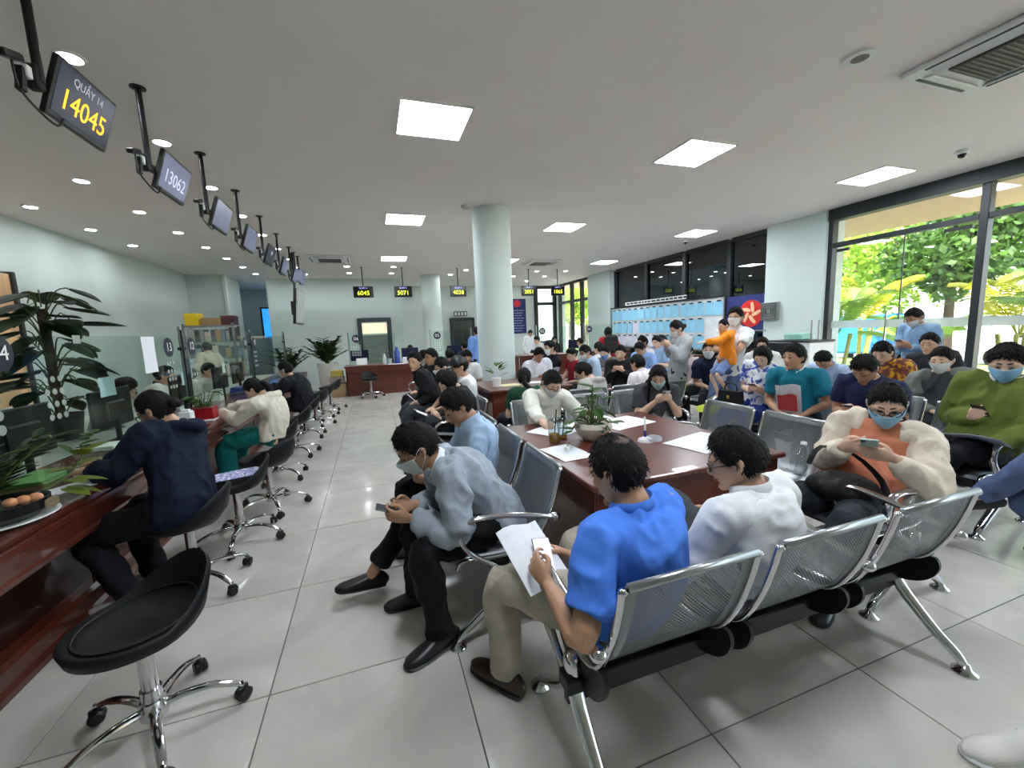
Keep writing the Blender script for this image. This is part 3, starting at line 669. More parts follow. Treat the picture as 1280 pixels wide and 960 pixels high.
        if hair == 'pony':
            hb.loft([T(V(0, -.09, .02)), T(V(0, -.125, -.005)), T(V(0, -.13, -.06)), bk+V(0, -.02, -.03), bk-u*.12*s], [.022*s, .03*s, .03*s, .026*s, .008*s], 10)
        if hair == 'long':
            hb.loft([T(V(0, -.05, .05)), T(V(0, -.07, -.02)), T(V(0, -.075, -.09)), bk, bk-u*.1*s, bk-u*.24*s], [(.07*s, .04*s), (.085*s, .05*s), (.088*s, .045*s), (.09*s, .032*s), (.085*s, .026*s), (.05*s, .012*s)], 14, Rh @ V(1, 0, 0))
            for sg in (-1, 1): hb.loft([T(V(sg*.03, .045, .1)), T(V(sg*.074, .04, .03)), T(V(sg*.083, .02, -.05)), p3+Rt @ V(sg*.1*s, .05*s, -.0*s), p3+Rt @ V(sg*.095*s, .09*s, -.16*s)], [(.02*s, .014*s), (.026*s, .016*s), (.03*s, .018*s), (.03*s, .018*s), (.014*s, .01*s)], 10, V(0, 1, 0))
        hb.build('hair', hm, root, True, 80)
    # ---- face
    for sg in (-1, 1):
        ey = MB(); br = MB()
        q = headpt(sg*math.radians(22), math.radians(2), -.0015)
        ey.ell(T(q), (.0135*s, .006*s, .0042*s), R=Rh @ rotz(-sg*.35), N=10, K=6)
        br.loft([T(headpt(sg*math.radians(10), math.radians(15), .004)), T(headpt(sg*math.radians(22), math.radians(16), .005)), T(headpt(sg*math.radians(37), math.radians(14), .003))], [.0035*s, .004*s, .0025*s], 6)
        ey.build('eye', mat('eye_dark', '1a100c', .2), root, True); br.build('eyebrow', hm, root, True)
    
    if mask:
        vs = MB(); g = []
        for i in range(15):
            az = math.radians(-66+132*i/14); row = []
            for j in range(9):
                t = j/8; elv = math.radians(-64+60*t) if True else 0
                elv = math.radians(-64+(58+6*math.cos(az))*t)
                ex = .008+.026*math.exp(-(az/.42)**2)*(t**1.5)+.0022*math.cos(t*PI*7)*math.cos(az*.9)+.004*math.exp(-(az/.6)**2)
                row.append(T(headpt(az, elv, ex)))
            g.append(row)
        vs.grid(g, .003)
        mo = vs.build('face_mask', mat('mask_'+mask, mask, .85, 0, .04, 20), root, True, 70)
        lp = MB()
        for sg in (-1, 1):
            a1 = headpt(sg*math.radians(66), math.radians(-6), .008); a2 = headpt(sg*math.radians(64), math.radians(-50), .008); e1 = V(sg*.083, -.014, .02); e2 = V(sg*.08, -.022, -.018)
            lp.tube([T(a1), T(e1), T(e2), T(a2)], .0018*s, 6, 3)
        lp.build('ear_loop', m_white, mo, True)
    else:
        MB().loft([T(V(-.02, .089, -.063)), T(V(0, .0965, -.061)), T(V(.02, .089, -.063))], [(.004*s, .006*s), (.006*s, .0085*s), (.004*s, .006*s)], 8, (0, 0, 1)).build('lips', mat('lips', '9a5a4c', .5), root, True)
    if glasses:
        gl = MB()
        for sg in (-1, 1):
            ring = [T(V(sg*.034+.025*math.cos(t), .103-.012*abs(math.cos(t)) if sg*math.cos(t) > 0 else .103, -.004+.018*math.sin(t))) for t in np.linspace(0, 2*PI, 15)[:-1]]
            ring = [q+Rh @ V(0, .004, .012)*s if mask else q for q in ring]
            gl.loft(ring, [.0022*s], 6, Rh @ V(0, 1, 0), None, 1, closed=True)
            gl.tube([T(V(sg*.059, .095, .003)), T(V(sg*.078, .03, .006)), T(V(sg*.08, -.015, .004))], .0022*s, 6, 2)
        gl.tube([T(V(-.01, .106, .0)), T(V(.01, .106, .0))], .0022*s, 6)
        gl.build('glasses', mat('glasses_frame', '17161a', .25, .3), root, True)
    info = dict(root=root, T=lambda p: org+Rw @ np.array(p), R=Rw, hc=hc, tips=tips, wr=wr, p3=p3, kn=kn, s=s, Rh=Rh, zh=zh, head_T=T)
    PEOPLE[key] = info
    if item: hold(key, item)
    return info
def phone(label, pos, nrmv, up, col='17181b', scr=None):
    n = nrm(nrmv); y = nrm(up-n*np.dot(up, n)); x = np.cross(y, n); R = np.stack([x, y, n], 1)
    t = thing('phone', label, 'phone', tuple(pos))
    MB().box((0, 0, 0), (.072, .15, .008), R=R, bev=.003).build('case', mat('phone_'+col, col, .3), t)
    sc = MB().box(R @ V(0, 0, .0046), (.067, .143, .001), R=R).build('screen', mat('phone_screen', '202a3a', .08, emit=.2) if not scr else mat('phone_screen_'+scr, scr, .1, emit=.6), t)
    MB().box(R @ V(.022, .058, -.0048), (.02, .024, .002), R=R, bev=.0008).build('lens_block', m_black, t)
    return t, R
def hold(key, item):
    I = PEOPLE[key]; kind, label = item[0], item[1]
    if kind == 'phone':
        c = (I['tips'][0]+I['tips'][1])/2 if len(item) < 3 or item[2] == 'both' else I['tips'][1]
        c = c+V(0, .01, .012); n = nrm(I['hc']-c); up = V(0, .6, .8)
        t, R = phone(label, I['T'](c), I['R'] @ n, I['R'] @ up, *(item[3:] if len(item) > 3 else ()))
    elif kind == 'paper':
        # sheet lying on the lap / held, item[2] local centre, item[3] size, item[4] material colour, item[5] tilt
        c = np.array(item[2]); sz = item[3]; tl = item[5] if len(item) > 5 else .25
        g = [[(sz[0]*(i/5-.5), sz[1]*(j/5-.5)*math.cos(tl), sz[1]*(j/5-.5)*math.sin(tl)+.012*math.sin(i*1.1)*(j/5)) for j in range(6)] for i in range(6)]
        m = MB().grid(g, .002); m.xf(I['R'], I['T'](c)); o = m.build('paper_sheet', mat('held_'+item[4], item[4], .75, 0, .05, 40), None, True); tag(o, label, 'paper')
# ------------------------------------------------------------------ hanging queue displays along the left counter (face the hall, +X)
m_amber = mat('amber_digits', 'f0b428', .5, emit=1.0); m_pale = mat('pale_digits', 'c3cbe6', .5, emit=.35); m_yel = mat('yellow_digits', 'd8e830', .5, emit=1.3); m_lav = mat('lavender_letters', 'a8aaf0', .5, emit=.8)
m_scr = mat('screen_navy', '15152f', .28, 0, .1, emit=.3, spec=.3); m_scrg = mat('screen_washed', '6b6f8c', .25, 0, .08, emit=.22); m_scrb = mat('screen_black', '07080a', .15)  # the grey screen has glare put into its colour
def display(y, pole, label, kind, lines, W_=.5, H_=.31, x=-1.5, z=2.87, tilt=.32, yaw=0):
    t = thing('queue_display', label, 'display', (x, y, CEIL), yaw, 'queue displays hanging along the counter')
    py = pole-y
    MB().lathe([(.05, 0), (.05, -.008), (.018, -.012)], 16, (.0, py, 0)).build('ceiling_flange', m_black, t, True)
    MB().tube([(0, py, 0), (0, py, z-CEIL-.02)], .02, 12).build('pole', m_blackm, t, True)
    zc = z-CEIL
    MB().box((-.03, py/2, zc), (.03, abs(py)+.05, .05)).box((-.02, py, zc), (.06, .05, .12), bev=.008).build('bracket', m_black, t)
    MB().box((-.02, py-.05, zc+.0), (.03, .035, .06), bev=.004).build('junction_box', m_white, t)
    MB().box((-.03, py-.13, zc+.03), (.05, .12, .035), R=rotx(.3), bev=.006).box((-.03, py-.08, zc-.05), (.03, .03, .12), R=rotx(-.2)).build('side_arm', m_black, t)
    MB().tube([(-.03, py-.12, zc+.02), (-.03, py-.1, zc-.1), (-.01, py-.02, zc-.17), (.0, py+.08, zc-.19), (0, py+.14, zc-.13)], .006, 6, 4).build('cable', m_black, t, True)
    R = roty(tilt)
    c = V(.03, 0, zc)
    MB().box(c+R @ V(-.01, 0, 0), (.035, W_, H_), R=R, bev=.006).box(c+R @ V(-.035, 0, -.02), (.03, W_*.6, H_*.5), R=R, bev=.008).build('case', m_black, t)
    s = MB().box(c+R @ V(.0085, 0, .006), (.002, W_-.03, H_-.045), R=R).build('screen', {'n': m_scr, 'g': m_scrg, 'b': m_scrb}[kind], t)
    B = Matrix(np.stack([V(0, 1, 0), R @ V(0, 0, 1), R @ V(1, 0, 0)], 1).tolist()).to_4x4()
    for txt, sz, dz, mm in lines:
        o = text_obj(txt, sz, mm, s); o.matrix_local = Matrix.Translation(tuple(c+R @ V(.0105, 0, dz))) @ B
    return t
display(3.18, 2.9, 'hanging display reading QUAY 14 and 14045 in amber, nearest one', 'n', [('QUẦY 14', .062, .085, mat('grey_letters', '9a97a2', .5, emit=.5)), ('14045', .155, -.035, m_amber)])
display(4.32, 3.98, 'hanging display with washed out grey screen reading 13062, second in the row', 'g', [('13062', .15, -.02, m_pale)])
nth = ('third', 'fourth', 'fifth', 'sixth', 'seventh', 'eighth', 'ninth')
for k, yp in enumerate((5.14, 6.26, 7.43, 8.58, 9.75, 10.3, 10.8)):
    display(yp+.34, yp, 'hanging queue display, %s in the row from the front' % nth[k], 'n' if k == 2 else 'g', [('10', .1, .04, m_pale)] if k == 2 else [], z=2.87 if k < 5 else 2.95)
# big tv hanging
t = thing('television', 'large grey television hanging upright on a pole behind the row of displays', 'television', (-1.56, 10.9, 0))
MB().tube([(0, -.5, CEIL), (0, -.5, 2.3)], .025).build('pole', m_blackm, t, True)
MB().box((-.03, 0, 2.24), (.06, 1.15, .8), R=roty(.1), bev=.01).box((-.09, -.4, 2.2), (.06, .14, .3)).build('case', m_black, t)
MB().box((.006, 0, 2.243), (.003, 1.1, .75), R=roty(.1)).build('screen', mat('tv_grey', '8f9495', .2, emit=.15), t)
# hanging signs over the far counters
for num, x, w in (('6045', -.13, .53), ('5071', .95, .5), ('4038', 2.56, .48), ('2051', 4.84, .5), ('1065', 5.85, .47)):
    t = thing('queue_display', 'black hanging display with yellow number %s, %s' % (num, {'6045': 'leftmost near the far wall', '5071': 'second, left of the far column', '4038': 'left of the thick round column', '2051': 'just right of the thick column', '1065': 'rightmost near the far glazing'}[num]), 'display', (x, 12.3, 0), 0, 'black displays over the far counters')
    MB().tube([(0, 0, CEIL), (0, 0, 2.86)], .014).lathe([(.04, CEIL-.01), (.04, CEIL)], 12).build('pole', m_blackm, t, True)
    MB().box((0, 0, 2.725), (w, .05, .31), bev=.008).build('case', m_black, t)
    s = MB().box((0, -.026, 2.73), (w-.03, .002, .28)).build('screen', m_scrb, t)
    for txt, sz, z, mm in ((num, .165, 2.69, m_yel), ('QUẦY '+num[0], .06, 2.83, m_lav)):
        o = text_obj(txt, sz, mm, s); o.rotation_euler = (PI/2, 0, 0); o.location = (0, -.0285, z)
# ------------------------------------------------------------------ long service counter on the left
CX = -1.45
t = thing('service_counter', 'long polished mahogany service counter running along the left side', 'counter', (CX, 5.4, 0))
MB().prism([(-.62, .70), (-.62, .75), (-.03, .75), (-.012, .744), (0, .735), (0, .72), (-.02, .712), (-.02, .70)], 9.6, 'y').build('worktop', m_wood, t)
MB().prism([(-.06, .53), (-.06, .70), (-.022, .70), (-.012, .69), (-.012, .665), (-.024, .655), (-.03, .57), (-.018, .56), (-.018, .54), (-.03, .53)], 9.6, 'y').build('apron', m_wood, t)
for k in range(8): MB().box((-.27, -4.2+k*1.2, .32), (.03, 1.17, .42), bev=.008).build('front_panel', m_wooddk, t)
MB().prism([(-.28, 0), (-.28, .14), (-.19, .14), (-.17, .12), (-.17, .05), (-.15, .03), (-.15, 0)], 9.6, 'y').build('plinth', m_wood, t)
pass
# staff side desk
t = thing('staff_desk', 'pale staff desk surface behind the counter glass', 'desk', (-2.62, 6.2, 0))
MB().box((0, 0, .71), (1.05, 8.4, .03), bev=.005).build('desktop', mat('desk_grey', 'b9bdb8', .5), t)
for k in range(5): MB().box((-.45, -4.1+k*2.05, .35), (.08, .04, .69)).box((.4, -4.1+k*2.05, .35), (.08, .04, .69)).build('leg', m_steel, t)
# glass screens on counter
GX = -1.72
gy = [2.78, 4.68, 6.98, 9.4]
discs = {0: ('14', '13'), 1: ('12', '11'), 2: ('10', '09')}
m_disc = mat('number_disc_navy', '12162c', .4); m_dtx = mat('disc_white', 'f4f4f4', .5)
def disc(parent, x, y, z, txt, r=.085, face='x'):
    R = roty(PI/2) if face == 'x' else rotx(PI/2)
    d = MB().lathe([(r, -.002), (r, .002)], 32, (x, y, z), R=R).build('number_disc', m_disc, parent)
    B = Matrix(((0, 0, 1, 0), (1, 0, 0, 0), (0, 1, 0, 0), (0, 0, 0, 1))) if face == 'x' else Matrix.Rotation(PI/2, 4, 'X')
    o = text_obj(txt, r*1.25, m_dtx, d); o.matrix_local = Matrix.Translation((x+.004, y, z) if face == 'x' else (x, y-.004, z)) @ B
    return d
for i in range(-1, 3):
    y0 = gy[i]+.03 if i >= 0 else .9; y1 = gy[i+1]-.03
    t = thing('glass_screen', 'clear glass counter screen with round number %s' % ('plate beside the big leafy plant', 'disc 13 behind the woman in denim', 'disc 12 beside the red flower pot', 'disc 10, farthest along the counter')[i+1], 'glass screen', (GX, 0, .75))
    MB().box((0, (y0+y1)/2, .43), (.01, y1-y0, .78)).build('pane', m_glassc, t)
    for yy in (y0+.2, y1-.2): MB().box((0, yy, .03), (.03, .06, .06), bev=.004).build('clamp', m_chrome, t)
    if i == -1: disc(t, .008, 2.66, .735, '14')
    else:
        a, b = ((None, '13'), ('12', '11'), ('10', None))[i]
        if a: disc(t, .008, y0+.17, .72, a)
        if b: disc(t, .008, y1-.25, .72, b)
    st = MB()
    for yy in ([2.6] if i == -1 else [y1-.25, y0+.17]):
        for r in range(4):
            for c in range(2 if i == -1 else 3): st.lathe([(.026 if i == -1 else .018, -.001), (.026 if i == -1 else .018, .001)], 10, (.007, yy-.06+c*.055, .58-r*.07), R=roty(PI/2))
    st.build('sticker_grid', mat('sticker_pale', 'c9d2cc', .5, alpha=.4), t)['kind'] = 'stuff'
for i, y in enumerate(gy):
    if i == 0: continue
    t = thing('glass_post', ('slim steel post left of the denim woman, between screens 14 and 13', 'slim black and steel post between number discs 13 and 12', 'slim steel post between number discs 11 and 10', 'slim steel post at the far end of the counter glass')[i], 'post', (GX, y, .75))
    MB().box((0, 0, .45), (.03, .022, .92), bev=.004).build('upright', m_steel, t)
    MB().box((.018, -.02, .45), (.012, .012, .85)).build('edge_strip', m_black, t)
    for z in (.2, .7): MB().box((.0, 0, z), (.04, .09, .03), bev=.004).build('bracket', m_black, t)
# sheets of paper on the glass
def sheet(name, label, c, size, n='x', m=m_paper, rz=0, tilt=0, cat='paper', group=None, curl=.0):
    t = MB(); w, h = size; g = []
    for i in range(7):
        row = []
        for j in range(7):
            u = (i/6-.5)*w; v = (j/6-.5)*h; row.append((u, v, curl*((2*u/w)**2+.5*(2*v/h)**2)+.0015*math.sin(9*u/w+5*v/h)))
        g.append(row)
    t.grid(g, .0012)
    if n == 'x': t.xf(np.array([[0, 0, 1], [1, 0, 0], [0, 1, 0]]))
    o = t.build(name, m, None, True); o.location = c; o.rotation_euler = (tilt, 0, rz); return tag(o, label, cat, group)
m_print = mat('printed_paper', 'e8ebf0', .8, 0, .10, 60, stretch=(.3, 3, 1)); m_bluep = mat('pale_blue_paper', 'cfe4f2', .8, 0, .04)
sheet('paper_sheet', 'large white printed sheet taped high on the glass left of disc 13', (GX+.012, 4.05, 1.42), (.2, .29), m=m_print)
sheet('paper_note', 'pale note stuck on the back of the monitor by the bending clerk', (-1.985, 4.0, 1.19), (.2, .15), m=m_bluep)
sheet('paper_note', 'pale note stuck on the monitor right behind the hair bun', (-1.985, 5.35, 1.12), (.13, .14), m=m_bluep)
sheet('paper_note', 'small white note on the monitor behind the red flower pot', (-1.985, 6.62, 1.14), (.11, .14), m=m_paper)
sheet('sticker', 'small square grey sticker at the top edge of the glass', (GX+.012, 3.22, 1.55), (.07, .05), m=mat('sticker_grey', '9aa39d', .6), cat='sticker')
# monitors on the staff desk, backs to the hall
def monitor(x, y, label, rz=PI/2, z=.725, w=.52, h=.31, zc=.28):
    t = thing('monitor', label, 'monitor', (x, y, z), rz)
    MB().box((0, .02, zc), (w, .03, h), bev=.008).box((0, .0, zc-.02), (w*.5, .04, h*.5), bev=.012).build('case', m_black, t)
    MB().box((0, .037, zc), (w-.02, .003, h-.02)).build('screen', m_scr, t)
    MB().tube([(0, 0, 0), (0, 0, zc-.05)], .02).lathe([(.1, 0), (.1, .01), (.02, .018)], 20).build('stand', m_black, t, True)
monitor(-2.02, 4.12, 'black monitor with a pale note, behind the glass beside the denim woman')
monitor(-2.02, 5.4, 'black monitor beside the steel post with a note on its back')
monitor(-2.02, 6.62, 'black monitor behind the glass to the right of the red pot')
monitor(-2.05, 7.5, 'dark monitor behind the glass in front of the girl in cream')
monitor(-2.02, 3.2, 'black monitor behind the glass behind the big dish garden')
# filing stuff behind glass
t = thing('document_rack', 'white document rack standing on the staff desk beside the big plant', 'rack', (-2.5, 3.55, .725))
for k in range(5): MB().box((0, 0, .03+k*.08), (.3, .26, .012)).build('tray', m_white, t)
MB().box((-.145, 0, .19), (.012, .26, .4)).box((.145, 0, .19), (.012, .26, .4)).build('side', m_white, t)
for k, (x, y, z, w, d, h, c, lab) in enumerate(((-1.96, 3.75, .76, .25, .18, .05, 'e7e6dd', 'flat stack of white forms behind the glass by the denim woman'), (-1.9, 3.05, .76, .22, .3, .03, '79a566', 'green covered folder under white papers behind the glass'), (-2.0, 5.1, .79, .12, .1, .1, 'd6d8d6', 'small white box on the desk behind the red pot'), (-1.95, 6.15, .82, .1, .14, .15, 'e8eaea', 'upright white document box behind the cream jacket girl'), (-1.9, 6.9, .8, .2, .25, .08, '3a57a5', 'blue folder stack behind the glass in front of the girl'))):
    t = thing('document_stack', lab, 'documents', (x, y, z-h/2))
    for q in range(3): MB().box((.004*q, -.005*q, h*(q+.5)/3), (w-.01*q, d, h/3*.94), bev=.003).build('folder', mat('doc_'+c, c, .7), t)
# shelf with boxes in the back left room
t = thing('storage_shelf', 'metal storage shelf stacked with folders behind the far end of the glass', 'shelf', (-3.3, 10.6, 0))
for x in (-.45, .45):
    for y in (-.2, .2): MB().box((x, y, .95), (.04, .04, 1.9)).build('upright', m_steel, t)
for z in (.3, .75, 1.15, 1.5, 1.85): MB().box((0, 0, z), (.94, .44, .03)).build('shelf_board', m_steel, t)
cols = ('8a8f93', 'c9c2b0', '5f6670', 'b59a73', '7b8c99', 'a7aaa5', '4d4a48')
gi = 0
for z in (.315, .765, 1.165, 1.515):
    x = -.42; nb = 0
    while x < .38:
        w = random.uniform(.07, .14); h = random.uniform(.2, .3); gi += 1
        o = MB().box((0, 0, h/2), (w-.006, .3, h), bev=.004).build('binder', mat('binder_'+cols[gi % 7], cols[gi % 7], .6)); o.location = (-3.3+x+w/2, 10.6, z)
        nb += 1; tag(o, '%s binder from the left in the %%s row of the storage shelf behind the glass' % ('first', 'second', 'third', 'fourth', 'fifth', 'sixth', 'seventh', 'eighth', 'ninth', 'tenth', 'eleventh', 'twelfth')[nb-1] % {.315: 'lowest', .765: 'second', 1.165: 'third', 1.515: 'top'}[z], 'binder', 'binders on the %s row of the storage shelf' % {.315: 'lowest', .765: 'second', 1.165: 'third', 1.515: 'top'}[z]); x += w
for nm, lab, x, z, d, c in (('storage_box', 'yellow box on top of the storage shelf', -3.6, 1.865, (.26, .3, .26), 'e8c416'), ('storage_box', 'brown cardboard box on top of the storage shelf', -3.25, 1.865, (.36, .34, .16), '9a7a55'), ('storage_box', 'dark red and black bundle on top of the storage shelf', -2.95, 1.865, (.26, .3, .2), '4a2024')):
    o = MB().box((0, 0, d[2]/2), d, bev=.01).box((0, 0, d[2]*.75), (d[0]+.008, d[1]+.008, d[2]*.12), bev=.004).build(nm, mat('box_'+c, c, .6)); o.location = (x, 10.6, z); tag(o, lab, 'box')
# ------------------------------------------------------------------ stools
def make_stool():
    t = thing('swivel_stool', '', 'stool')
    # padded seat with raised wrap-around back (back towards -Y)
    rings = []; NN = 40
    for rr, kind in ((.001, 0), (.07, 0), (.13, 0), (.165, 0), (.178, 1), (.2, 2), (.212, 3), (.2, 4), (.15, 5), (.001, 5)):
        row = []
        for k in range(NN):
            a = 2*PI*k/NN; bk = max(0, -math.sin(a)); up = (bk**1.5)*.175; fx = 1.0; sy = 1.02
            zz = {0: .5-.012*(1-rr/.165)+.012*(rr/.165)**3, 1: .503+up*.18, 2: .517+up*.95, 3: .505+up*.9, 4: .46+up*.35, 5: .445+up*.02}[kind]
            out = 1+.10*bk if kind in (2, 3) else 1+.03*bk
            row.append((rr*math.cos(a)*out, rr*math.sin(a)*sy*out, zz))
        rings.append(row)
    m = MB(); vs = [p for r in rings for p in r]; fs = []
    for i in range(len(rings)-1):
        for k in range(NN): fs.append((i*NN+k, i*NN+(k+1) % NN, (i+1)*NN+(k+1) % NN, (i+1)*NN+k))
    m.add(vs, fs); s = m.build('seat', m_vinyl, t, True, 80)
    pts = [(.172*math.cos(2*PI*k/NN)*(1+.03*max(0, -math.sin(2*PI*k/NN))), .172*1.02*math.sin(2*PI*k/NN)*(1+.03*max(0, -math.sin(2*PI*k/NN))), .506+.004+.03*max(0, -math.sin(2*PI*k/NN))**1.6) for k in range(NN)]
    MB().loft(pts, [.004], 6, (0, 0, 1), None, 1, closed=True).build('piping', m_black, s, True)
    MB().lathe([(.0001, .44), (.09, .44), (.09, .43), (.027, .42), (.027, .2), (.034, .2), (.034, .12), (.0001, .12)][::-1], 20).build('gas_lift', m_chrome, t, True)
    MB().tube([(.06, 0, .425), (.16, .02, .42), (.19, .02, .415)], .006).build('lever', m_chrome, t, True)
    MB().lathe([(.0001, .075), (.045, .08), (.05, .11), (.04, .15), (.03, .155), (.0001, .155)], 20).build('hub', m_chrome, t, True)
    for k in range(5):
        a = 2*PI*k/5+.3; c, s_ = math.cos(a), math.sin(a)
        P = [(r*c, r*s_, z) for r, z in ((.03, .115), (.1, .125), (.19, .118), (.26, .088), (.285, .07))]
        MB().loft(P, [(.02, .014), (.018, .013), (.017, .011), (.015, .01), (.012, .009)], 10, (-s_, c, 0)).build('base_arm', m_chrome, t, True)
        w = MB(); Rk = rotz(a+.8)
        for sg in (-1, 1): w.lathe([(.0001, -.01), (.024, -.01), (.028, -.004), (.028, .006), (.022, .01), (.0001, .01)], 16, V(.285*c, .285*s_, .028)+Rk @ V(0, sg*.014, 0), R=Rk @ rotx(PI/2))
        w.box(V(.285*c, .285*s_, .05), (.045, .018, .03), R=Rk, bev=.005); w.tube([V(.285*c, .285*s_, .05), V(.285*c, .285*s_, .085)], .006)
        w.build('caster', m_black, t, True)
    return t
st0 = make_stool()
STOOLS = [(-.915, 1.79, -45, 'empty black swivel stool in the foreground, bottom left'), (-1.14, 2.84, -88, 'black swivel stool under the woman in the denim jacket'), (-1.05, 3.42, -70, 'black swivel stool holding a blue printed booklet on its seat'), (-.963, 3.99, -120, 'empty black stool right behind the teal trousers'), (-1.07, 4.85, -90, 'black swivel stool under the girl in the cream hoodie'),
          (-1.05, 5.75, -100, 'empty black stool between the cream hoodie girl and the man in black'), (-1.06, 6.75, -92, 'black swivel stool under the man in the black jacket'), (-1.02, 7.6, -120, 'empty black stool just past the man in black'), (-1.0, 8.4, -100, 'empty black stool near the white planter, second from it'), (-.92, 9.2, -110, 'empty black stool nearest the big white planter'), (-.12, 10.5, 20, 'lone black stool in front of the far red wooden desk')]
for k, (x, y, a, lab) in enumerate(STOOLS):
    o = st0 if k == 0 else copy_tree(st0)
    o.location = (x, y, .003); o.scale = (1, 1, .94); o.rotation_euler = (0, 0, math.radians(a+180)); tag(o, lab, 'stool', 'black swivel stools')
# ------------------------------------------------------------------ beam benches
PITCH = .575
PROF = [(-.27, .80), (-.262, .795), (-.245, .72), (-.215, .62), (-.175, .53), (-.135, .465), (-.085, .43), (0, .412), (.12, .412), (.22, .42), (.27, .412), (.285, .385)]
def make_seat_mesh():
    prof = crom([V(0, a, b) for a, b in PROF], 3); w = .47; nx = 6
    g = [[(w*(j/(nx-1)-.5), p[1], p[2]) for j in range(nx)] for p in prof]
    m = MB().grid(g, .003); me = m.mesh('seat_shell', m_perf)
    L = [0]
    for a, b in zip(prof[:-1], prof[1:]): L.append(L[-1]+float(np.linalg.norm(b-a)))
    uvl = me.uv_layers.new(name='UVMap'); n = len(prof)
    for p in me.polygons:
        for li in p.loop_indices:
            i = me.loops[li].vertex_index % (n*nx); uvl.data[li].uv = (w*((i % nx)/(nx-1)), L[i//nx])
    return me
seat_me = make_seat_mesh()
prof3 = [V(0, a, b) for a, b in PROF]
def rail_mesh():
    m = MB(); m.loft([(0, a, b-.008) for a, b in PROF], [(.013, .011)], 8, (1, 0, 0), 'round', 3); return m.mesh('side_rail', m_chrome)
rail_me = rail_mesh()
def chaikin(P, n=2):
    for _ in range(n): P = [q for i in range(len(P)) for q in ((.75*P[i][0]+.25*P[(i+1) % len(P)][0], .75*P[i][1]+.25*P[(i+1) % len(P)][1]), (.25*P[i][0]+.75*P[(i+1) % len(P)][0], .25*P[i][1]+.75*P[(i+1) % len(P)][1]))]
    return P
brk_me = MB().prism(chaikin([(-.165, .47), (-.19, .42), (-.15, .34), (-.06, .295), (.03, .295), (.1, .345), (.15, .4), (.0, .4), (-.1, .425)]), .016, 'x').mesh('bracket', m_blackm, False)
bar_me = MB().tube([(-.23, -.272, .803), (.23, -.272, .803)], .013, 10).mesh('top_bar', m_steel)
arm_me = MB().loft([(0, -.2, .575), (0, -.1, .6), (0, .08, .63), (0, .2, .635), (0, .262, .6), (0, .265, .53), (0, .2, .45), (0, .08, .36), (0, -.01, .31)], [(.02, .013)]*7+[(.017, .014)]*2, 12, (1, 0, 0), 'round', 4).ell((0, -.21, .574), (.026, .026, .022)).mesh('armrest', m_chrome)
foot_me = MB()
foot_me.loft([(0, 0, .33), (0, -.05, .24), (0, -.17, .12), (0, -.25, .06), (0, -.275, .03)], [(.03, .022), (.028, .022), (.024, .02), (.022, .018), (.018, .016)], 12, (1, 0, 0), 'round', 4)
foot_me.loft([(0, 0, .33), (0, .06, .24), (0, .2, .12), (0, .28, .06), (0, .3, .03)], [(.03, .022), (.028, .022), (.024, .02), (.022, .018), (.018, .016)], 12, (1, 0, 0), 'round', 4)
foot_me.loft([(0, 0, .38), (0, 0, .25)], [(.028, .04)], 12, (1, 0, 0), 'round', 1)
for yy in (-.28, .305): foot_me.lathe([(.0001, 0), (.042, 0), (.042, .008), (.02, .022), (.012, .04), (.0001, .04)], 18, (0, yy, 0))
foot_me = foot_me.mesh('leg_frame', m_chrome)
def bench(x, y, head, n, label, arms=(0, 'end'), group='perforated steel beam benches', z=0):
    t = thing('beam_bench', label, 'bench', (x, y, z), math.radians(head), group)
    def ch(nm, me, loc=(0, 0, 0), par=None):
        o = bpy.data.objects.new(nm, me); COL.objects.link(o); o.parent = par or t; o.location = loc; return o
    Lh = n*PITCH/2
    MB().box((0, -.01, .315), (2*Lh+.04, .075, .055), bev=.005).box((0, -.01, .27), (2*Lh+.02, .03, .06)).build('beam', m_blackm, t)
    for k in range(n):
        cx = -Lh+PITCH*(k+.5); s = ch('seat_shell', seat_me, (cx, 0, 0))
        for sg in (-1, 1): ch('side_rail', rail_me, (sg*.243, 0, 0), s); ch('bracket', brk_me, (sg*.243, 0, 0), s)
        ch('top_bar', bar_me, (0, 0, 0), s)
    for sx in (-Lh+.02, Lh-.02): ch('leg_frame', foot_me, (sx, 0, 0))
    for a in arms: ch('armrest', arm_me, ((-Lh if a == 0 else Lh if a == 'end' else -Lh+PITCH*a), 0, 0))
    return t
bench(1.40, 1.13, 0, 3, 'steel bench in the foreground seen from behind, under the blue shirt', (0, 2, 'end'))
bench(.58, 2.62, 90, 3, 'steel bench at the left of the near table, under the grey jacket man', (0, 'end'))
bench(2.05, 3.45, 180, 3, 'steel bench behind the near table, under the writing woman in white', (0, 'end'))
bench(2.56, 2.05, 90, 3, 'steel bench with empty seats right of the near table, woman in coral at its end', (0, 'end'))
bench(4.02, 2.56, 90, 4, 'steel bench under the teal polo and the navy polo men', (0, 'end'))
bench(5.3, 2.82, 90, 3, 'steel bench under the woman in the yellow pattern blouse', (0, 'end'))
bench(6.35, 2.7, 90, 3, 'steel bench nearest the glass doors', ('end',))
bench(.78, 4.75, 90, 3, 'steel bench along the aisle under the row of people in black', (0, 'end'))
bench(.82, 6.6, 90, 3, 'steel bench in the aisle row left of the round column', (0, 'end'))
bench(2.85, 4.32, 0, 3, 'steel bench under the pale hoodie person and the man seen from behind', (0, 'end'))
bench(3.35, 6.0, 90, 3, 'steel bench in the middle distance under the red and pale blue shirts', (0, 'end'))
bench(4.62, 4.75, 90, 2, 'steel bench left of the man holding a child', (0, 'end'))
bench(5.1, 6.35, 180, 3, 'steel bench in front of the notice board', (0, 'end'))
bench(5.45, 4.5, 90, 2, 'steel bench behind the blue flowered blouse', ('end',))
